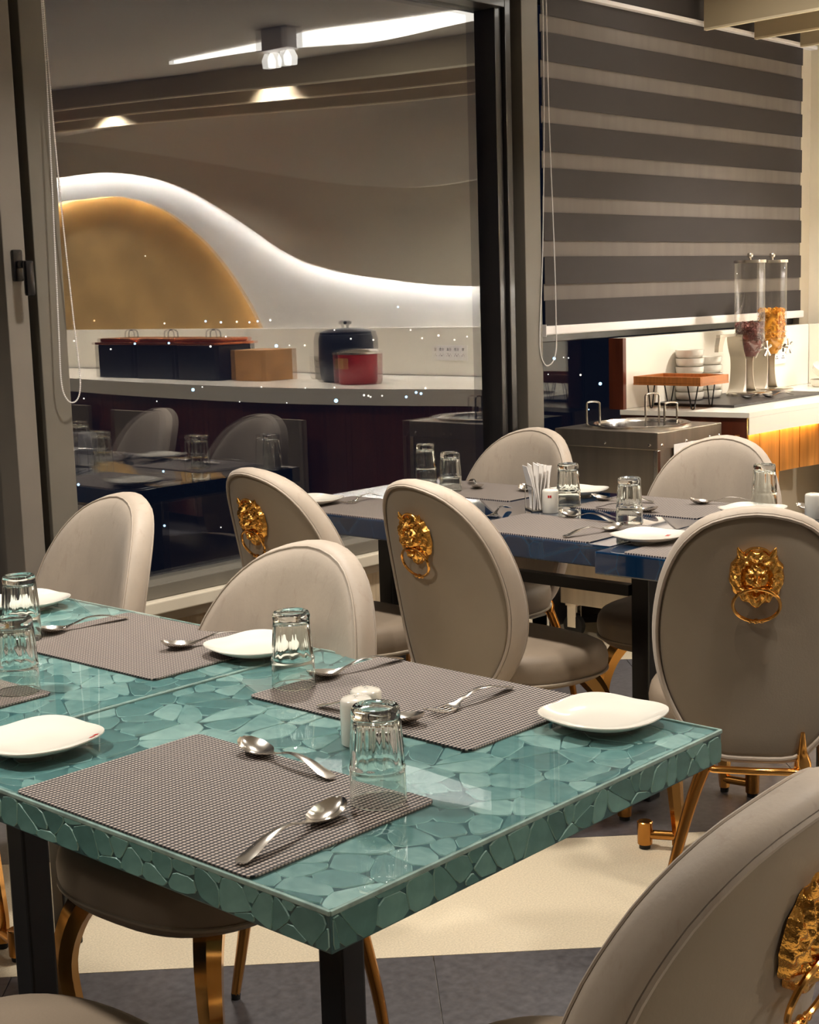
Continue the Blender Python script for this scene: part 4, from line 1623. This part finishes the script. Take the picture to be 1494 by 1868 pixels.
# ---- wooden riser on hairpin legs
rs_ = empty('serving_riser', (5.232, 3.24, CZ))
tag(rs_, 'square wooden serving riser on black hairpin legs', 'riser')
tr = MB()
RX, RY = 0.112, 0.16
tr.box(-RX, RX, -RY, RY, 0.100, 0.108)
for (a, b, c, d) in ((-RX, -RX + 0.012, -RY, RY), (RX - 0.012, RX, -RY, RY), (-RX + 0.012, RX - 0.012, -RY, -RY + 0.012), (-RX + 0.012, RX - 0.012, RY - 0.012, RY)):
    tr.box(a, b, c, d, 0.1081, 0.136, ch=0.002)
tr.build('tray', M['traywood'], rs_)
for (lx, ly, r) in ((-0.07, 0.10, 0.3), (-0.07, -0.10, -0.3), (0.07, 0.10, 2.8), (0.07, -0.10, 3.4)):
    c, s_ = cos(r), sin(r)
    p = catmull([(-0.022, 0, 0.1), (-0.010, 0, 0.03), (-0.006, 0, 0.006), (0, 0, 0.003), (0.006, 0, 0.006), (0.010, 0, 0.03), (0.022, 0, 0.1)], 4, False)
    MB().tube([(lx + x * s_, ly + x * c, z) for x, y, z in p], 0.003, 6).build('hairpin_leg', M['black_plastic'], rs_, True)

# ---- bowls
bp_ = [(0.0, 0.0), (0.056, 0.0), (0.063, 0.004), (0.068, 0.016), (0.070, 0.035), (0.0675, 0.035), (0.064, 0.018), (0.054, 0.007), (0.0, 0.006)]
BW = MB().lathe(bp_, 36).mesh('bowl', M['porcelain'], 50)
ords = ['lowest', 'second', 'third', 'fourth', 'fifth', 'topmost']
for (x, y, n, nm) in ((5.485, 3.352, 6, 'taller'), (5.625, 3.345, 5, 'shorter')):
    for k in range(n):
        o = link_mesh('bowl', BW, None, (x + random.uniform(-.002, .002), y, CZ + 0.0122 + 0.0345 * k * 1.0))
        o.scale = (0.88, 0.88, 1)
        wd = 'topmost' if k == n - 1 else ords[k]
        tag(o, 'white bowl, %s of the %s stack behind the wooden riser' % (wd, nm), 'bowl', 'stacked white bowls')
        if k:
            o.location.z = CZ + 0.0122 + 0.0362 * k
tag(MB().box(5.30, 6.10, 3.03, 3.415, CZ + 0.0003, CZ + 0.0115, ch=0.002).build('serving_slab', M['slab']), 'flat black slate slab under the bowls and cereal dispensers', 'slab')
lay('spoon', (5.67, 3.10), (5.86, 3.06), 'steel spoon lying on the black slab before the dispensers', CZ + 0.012)
lay('spoon', (5.58, 3.15), (5.76, 3.115), 'steel spoon behind another on the black slab', CZ + 0.012)


# ---- cereal dispensers
def flakes(cx, cy, z0, z1, r, n, mat, parent, rng):
    m = MB()
    for _ in range(n):
        a, q, z = rng.uniform(0, 6.28), r * sqrt(rng.uniform(0.55, 1)), rng.uniform(z0, z1)
        s_ = rng.uniform(0.008, 0.013)
        rot = Matrix.Rotation(rng.uniform(0, 6.28), 3, 'X') @ Matrix.Rotation(rng.uniform(0, 6.28), 3, 'Y') @ Matrix.Rotation(rng.uniform(0, 6.28), 3, 'Z')
        v = [rot @ Vector(p) * s_ for p in ((-1, -.6, .2), (.2, -1, -.2), (1, -.2, .25), (.7, .8, -.2), (-.4, .9, .25))]
        c = Vector((cx + q * cos(a), cy + q * sin(a), z))
        m.add([c + p for p in v], [(0, 1, 2), (0, 2, 3), (0, 3, 4)])
    o = m.build('flakes', mat, parent, fix=False)
    o['kind'] = 'stuff'
    return o


def dispenser(x, y, fill, mat, lab, seed):
    rng = random.Random(seed)
    r = empty('cereal_dispenser', (x, y, CZ + 0.0118))
    tag(r, lab, 'cereal dispenser', 'cereal dispensers on the counter')
    R_ = 0.066
    MB().lathe([(0.0, 0.0), (0.10, 0.0), (0.10, 0.012), (0.095, 0.016), (0.0, 0.018)], 32).build('base', M['steel'], r, 40)
    # steel column: curved sheet behind the hopper and straight post
    pts = [(0.075, 0.0, 0.01), (0.05, 0, 0.03), (0.034, 0, 0.09), (0.034, 0, 0.16), (0.05, 0, 0.20), (0.062, 0, 0.24), (0.062, 0, 0.27)]
    for nm, sg in (('support', 1), ('support', -1)):
        c = catmull([(sg * p[0], p[1], p[2]) for p in pts], 5, False)
        m = MB()
        vs, fs = [], []
        for (a, b, z) in c:
            vs += [(a - 0.002, 0.0, z), (a + 0.002, 0.0, z), (a + 0.002, 0.075, z), (a - 0.002, 0.075, z)]
        for i in range(len(c) - 1):
            o4 = i * 4
            for j in range(4):
                fs.append((o4 + j, o4 + (j + 1) % 4, o4 + 4 + (j + 1) % 4, o4 + 4 + j))
        m.add(vs, fs)
        m.build(nm, M['satin'], r, 40)
    if seed == 1:
        MB().box(-0.20, -0.06, 0.03, 0.05, 0.262, 0.274, ch=0.001).build('bracket', M['satin'], r)
        MB().prism([(-0.20, 0.262), (-0.155, 0.262), (-0.175, 0.225), (-0.178, 0.20), (-0.215, 0.20), (-0.212, 0.225)], 0.03, 0.05).xform(Matrix(((1, 0, 0, 0), (0, 0, 1, 0), (0, 1, 0, 0), (0, 0, 0, 1)))).build('bracket', M['satin'], r)
    MB().box(-0.028, 0.028, 0.03, 0.07, 0.016, 0.16, ch=0.003).build('post', M['white_plastic'], r)
    MB().lathe([(0.030, 0.165), (0.040, 0.185), (0.058, 0.21), (R_, 0.245), (R_, 0.58)], 40).build('hopper', M['acrylic'], r, 50, fix=False)
    for z in (0.245, 0.272):
        pts = [(R_ * 1.03 * cos(2 * pi * i / 32), R_ * 1.03 * sin(2 * pi * i / 32), z) for i in range(32)]
        MB().tube(pts, 0.003, 6, closed=True).build('collar', M['acrylic'], r, True)
    lid = MB().lathe([(0.0, 0.592), (R_ + 0.004, 0.592), (R_ + 0.005, 0.580), (R_ - 0.004, 0.580)], 36).build('lid', M['steel'], r, 40)
    MB().lathe([(0.006, 0.592), (0.006, 0.602), (0.012, 0.606), (0.014, 0.614), (0.010, 0.622), (0.0, 0.624)], 16).build('knob', M['steel'], lid, 40)
    # cereal: solid core with loose flakes around it
    core = MB().lathe([(0.0, 0.172), (0.026, 0.172), (0.036, 0.19), (0.052, 0.214), (R_ - 0.014, 0.248), (R_ - 0.014, fill - 0.010), (0.0, fill)], 24)
    co_ = core.build('cereal', mat, r, 40)
    co_['kind'] = 'stuff'
    flakes(0, 0, 0.235, fill, R_ - 0.012, 620, mat, r, rng)
    flakes(0, 0, 0.195, 0.235, R_ - 0.026, 160, mat, r, rng)
    # turning knob with wings
    kn = MB()
    kn.tube([(0, -0.058, 0.205), (0, -0.085, 0.205)], 0.007, 10)
    for k in range(5):
        a = 2 * pi * k / 5 + 0.4
        kn.tube([(0, -0.085, 0.205), (0.020 * cos(a), -0.086, 0.205 + 0.020 * sin(a)), (0.036 * cos(a), -0.085, 0.205 + 0.036 * sin(a))], [0.006, 0.005, 0.007], 8)
    kn.build('turn_knob', M['steel'], r, 40)
    return r


dispenser(5.80, 3.24, 0.318, M['cereal_b'], 'cereal dispenser holding brown chocolate flakes', 1)
dispenser(6.035, 3.26, 0.372, M['cereal_y'], 'cereal dispenser holding yellow corn flakes', 2)


# ---- socket plates and white bowls in the corner
def socket_plate(loc, rz, wdt, lab):
    r = empty('socket_plate', loc, rz)
    tag(r, lab, 'socket', 'white wall sockets')
    MB().box(-wdt / 2, wdt / 2, -0.008, 0.0, -0.045, 0.045, ch=0.002).build('plate', M['white_plastic'], r)
    m = MB()
    n = max(2, int(wdt / 0.06))
    for k in range(n):
        cx_ = -wdt / 2 + (k + 0.5) * wdt / n
        for dx, dz in ((-0.008, -0.018), (0.008, -0.018), (0, -0.008)):
            m.box(cx_ + dx - 0.003, cx_ + dx + 0.003, -0.0088, -0.0081, dz - 0.003, dz + 0.003)
        m.box(cx_ - 0.007, cx_ + 0.007, -0.0098, -0.0081, 0.012, 0.03)
    m.build('socket_holes', M['black_plastic'], r)
    return r


socket_plate((6.34, YB - 0.0003, 1.03), 0, 0.24, 'white double row socket plate behind the cereal dispensers')
socket_plate((X_BACK - 0.1503, 1.35, 1.01), radians(-90), 0.24, 'white socket plate on the back wall upstand, mirrored beside the red pot')
for (x, y, k, lab) in ((6.55, 3.25, 0, 'white porcelain bowl in the counter corner, lower left one'), (6.55, 3.25, 1, 'white porcelain bowl stacked tilted on another in the corner'), (6.62, 3.08, 0, 'white porcelain bowl at the right picture edge')):
    b_ = link_mesh('bowl', BW, None, (x, y, CZ + 0.0005 + 0.046 * k), (0, 0, 0))
    if k:
        b_.rotation_euler = (radians(24), radians(-10), 0)
        b_.location.z += 0.012
    tag(b_, lab, 'bowl', 'loose white bowls in the corner')

# ---- things on the back counter, seen mirrored
for i, y in enumerate((-0.95, -0.50, -0.05)):
    r = empty('chafing_dish', (6.08 - 0.02 * i, y, CZ + 0.0005))
    tag(r, ['dark chafing dish with copper lid, farthest left in the mirrored row', 'dark chafing dish with copper lid, middle of the mirrored row', 'dark chafing dish with copper lid, right end of the mirrored row'][i], 'chafing dish', 'chafing dishes on the back counter')
    MB().box(-0.15, 0.15, -0.20, 0.20, 0.0, 0.22, ch=0.006).build('stand', M['kettle'], r)
    MB().box(-0.165, 0.165, -0.215, 0.215, 0.2205, 0.236, ch=0.004).build('rim', M['copper'], r)
    MB().box(-0.14, 0.14, -0.19, 0.19, 0.2365, 0.262, ch=0.012).build('lid', M['copper'], r)
    MB().tube(catmull([(0, -0.05, 0.255), (0, -0.045, 0.30), (0, 0, 0.315), (0, 0.045, 0.30), (0, 0.05, 0.255)], 4, False), 0.005, 8).build('handle', M['darkframe'], r, True)
tag(MB().box(5.94, 6.2, 0.24, 0.52, CZ + 0.0005, CZ + 0.19, ch=0.004).build('bread_box', M['board']), 'pale wooden bread box right of the chafing dishes', 'box')
for k in range(4):
    o = link_mesh('bowl', BW, None, (6.25, 0.72, CZ + 0.0006 + 0.0362 * k))
    tag(o, '%s white bowl of the mirrored stack between bread box and soup kettle' % ['lowest', 'second', 'third', 'topmost'][k], 'bowl', 'white bowls on the back counter')
kt = empty('soup_kettle', (6.15, 1.02, CZ + 0.0005))
tag(kt, 'large black soup kettle with lid on the back counter', 'soup kettle')
MB().lathe([(0.0, 0.0), (0.15, 0.0), (0.168, 0.02), (0.178, 0.12), (0.176, 0.25), (0.168, 0.275), (0.0, 0.275)], 40).build('body', M['kettle'], kt, 40)
ld_ = MB().lathe([(0.168, 0.276), (0.166, 0.29), (0.12, 0.305), (0.03, 0.312), (0.0, 0.312)], 40).build('lid', M['kettle'], kt, 40)
MB().lathe([(0.008, 0.312), (0.010, 0.33), (0.024, 0.336), (0.026, 0.348), (0.012, 0.356), (0.0, 0.357)], 20).build('knob', M['darkframe'], ld_, 40)
rp = empty('rice_pot', (5.98, 1.28, CZ + 0.0005))
tag(rp, 'red pot with steel lid beside the black soup kettle', 'pot')
MB().lathe([(0.0, 0.0), (0.115, 0.0), (0.125, 0.012), (0.128, 0.17), (0.0, 0.17)], 40).build('body', M['redpot'], rp, 40)
MB().lathe([(0.132, 0.171), (0.133, 0.182), (0.10, 0.196), (0.03, 0.203), (0.0, 0.203)], 40).build('lid', M['steel'], rp, 40)
MB().box(-0.135, -0.1285, -0.03, 0.03, 0.09, 0.15).build('label', M['board'], rp)

# ================================================================== CITY LIGHTS beyond the glass
sph = MB().lathe([(0, -1), (0.7, -0.7), (1, 0), (0.7, 0.7), (0, 1)], 8)
city_m = {'w': emat('city_white', (1, 0.95, 0.85, 1), 1.6), 'b': emat('city_blue', (0.4, 0.68, 1, 1), 2.6), 'o': emat('city_orange', (1, 0.6, 0.3, 1), 1.2)}
city_me = {k: sph.mesh('city_light', v) for k, v in city_m.items()}
CITY = [(111, 592, 'b', 1.3), (172, 585, 'o', .8), (300, 590, 'w', .8), (375, 586, 'b', 1), (403, 588, 'b', 1), (432, 587, 'w', .9), (455, 588, 'b', .8), (470, 586, 'b', .9), (493, 584, 'w', 1), (135, 622, 'w', .8),
        (202, 637, 'w', .8), (246, 627, 'b', 1), (308, 626, 'b', 1), (384, 632, 'w', 1), (412, 614, 'w', .7), (504, 631, 'b', 1.5), (528, 630, 'w', .7), (556, 630, 'w', .8), (610, 602, 'w', .7), (640, 618, 'w', .8), (681, 620, 'w', .8),
        (726, 560, 'b', .9), (749, 602, 'w', .8), (770, 617, 'w', .8), (800, 612, 'w', 1), (829, 620, 'w', .8), (884, 594, 'b', 1.8), (852, 614, 'w', .7), (352, 711, 'b', 1.5), (369, 706, 'w', .7), (477, 706, 'w', .7),
        (613, 731, 'b', 1.8), (557, 708, 'w', .6), (610, 707, 'w', .7), (664, 721, 'w', 1), (672, 722, 'w', .9), (676, 724, 'w', .8), (697, 722, 'w', .8), (741, 724, 'b', 1.2), (759, 716, 'b', 1.2), (768, 718, 'b', 1.2),
        (776, 708, 'w', .9), (437, 733, 'w', .6), (523, 735, 'w', .6), (153, 727, 'w', .7), (286, 732, 'w', .6), (143, 884, 'b', 1.2), (300, 959, 'b', 1.1), (298, 860, 'b', 1), (403, 962, 'w', .6), (5, 829, 'w', 1), (265, 467, 'w', .6),
        (1011, 654, 'b', 1.4), (1028, 652, 'w', .6), (1037, 653, 'w', .6), (1000, 683, 'w', .5), (1059, 684, 'w', .9), (1095, 700, 'b', 1.5), (1074, 747, 'b', .6), (980, 676, 'w', .6), (1128, 605, 'w', .6), (1146, 604, 'w', .6), (1184, 600, 'w', .6)]
for (px, py, c, s_) in CITY:
    D = 60.0
    v = fw + rt * ((px - 747) / F_PX) + dn * ((py - 934) / F_PX)
    t = D / v.y
    p = CAM + v * t
    o = link_mesh('city_light', city_me[c], None, tuple(p))
    k = 0.0008 * s_ * t
    o.scale = (k, k, k)
    tag(o, 'tiny distant city light glowing in the night beyond the window', 'city light', 'distant city lights')
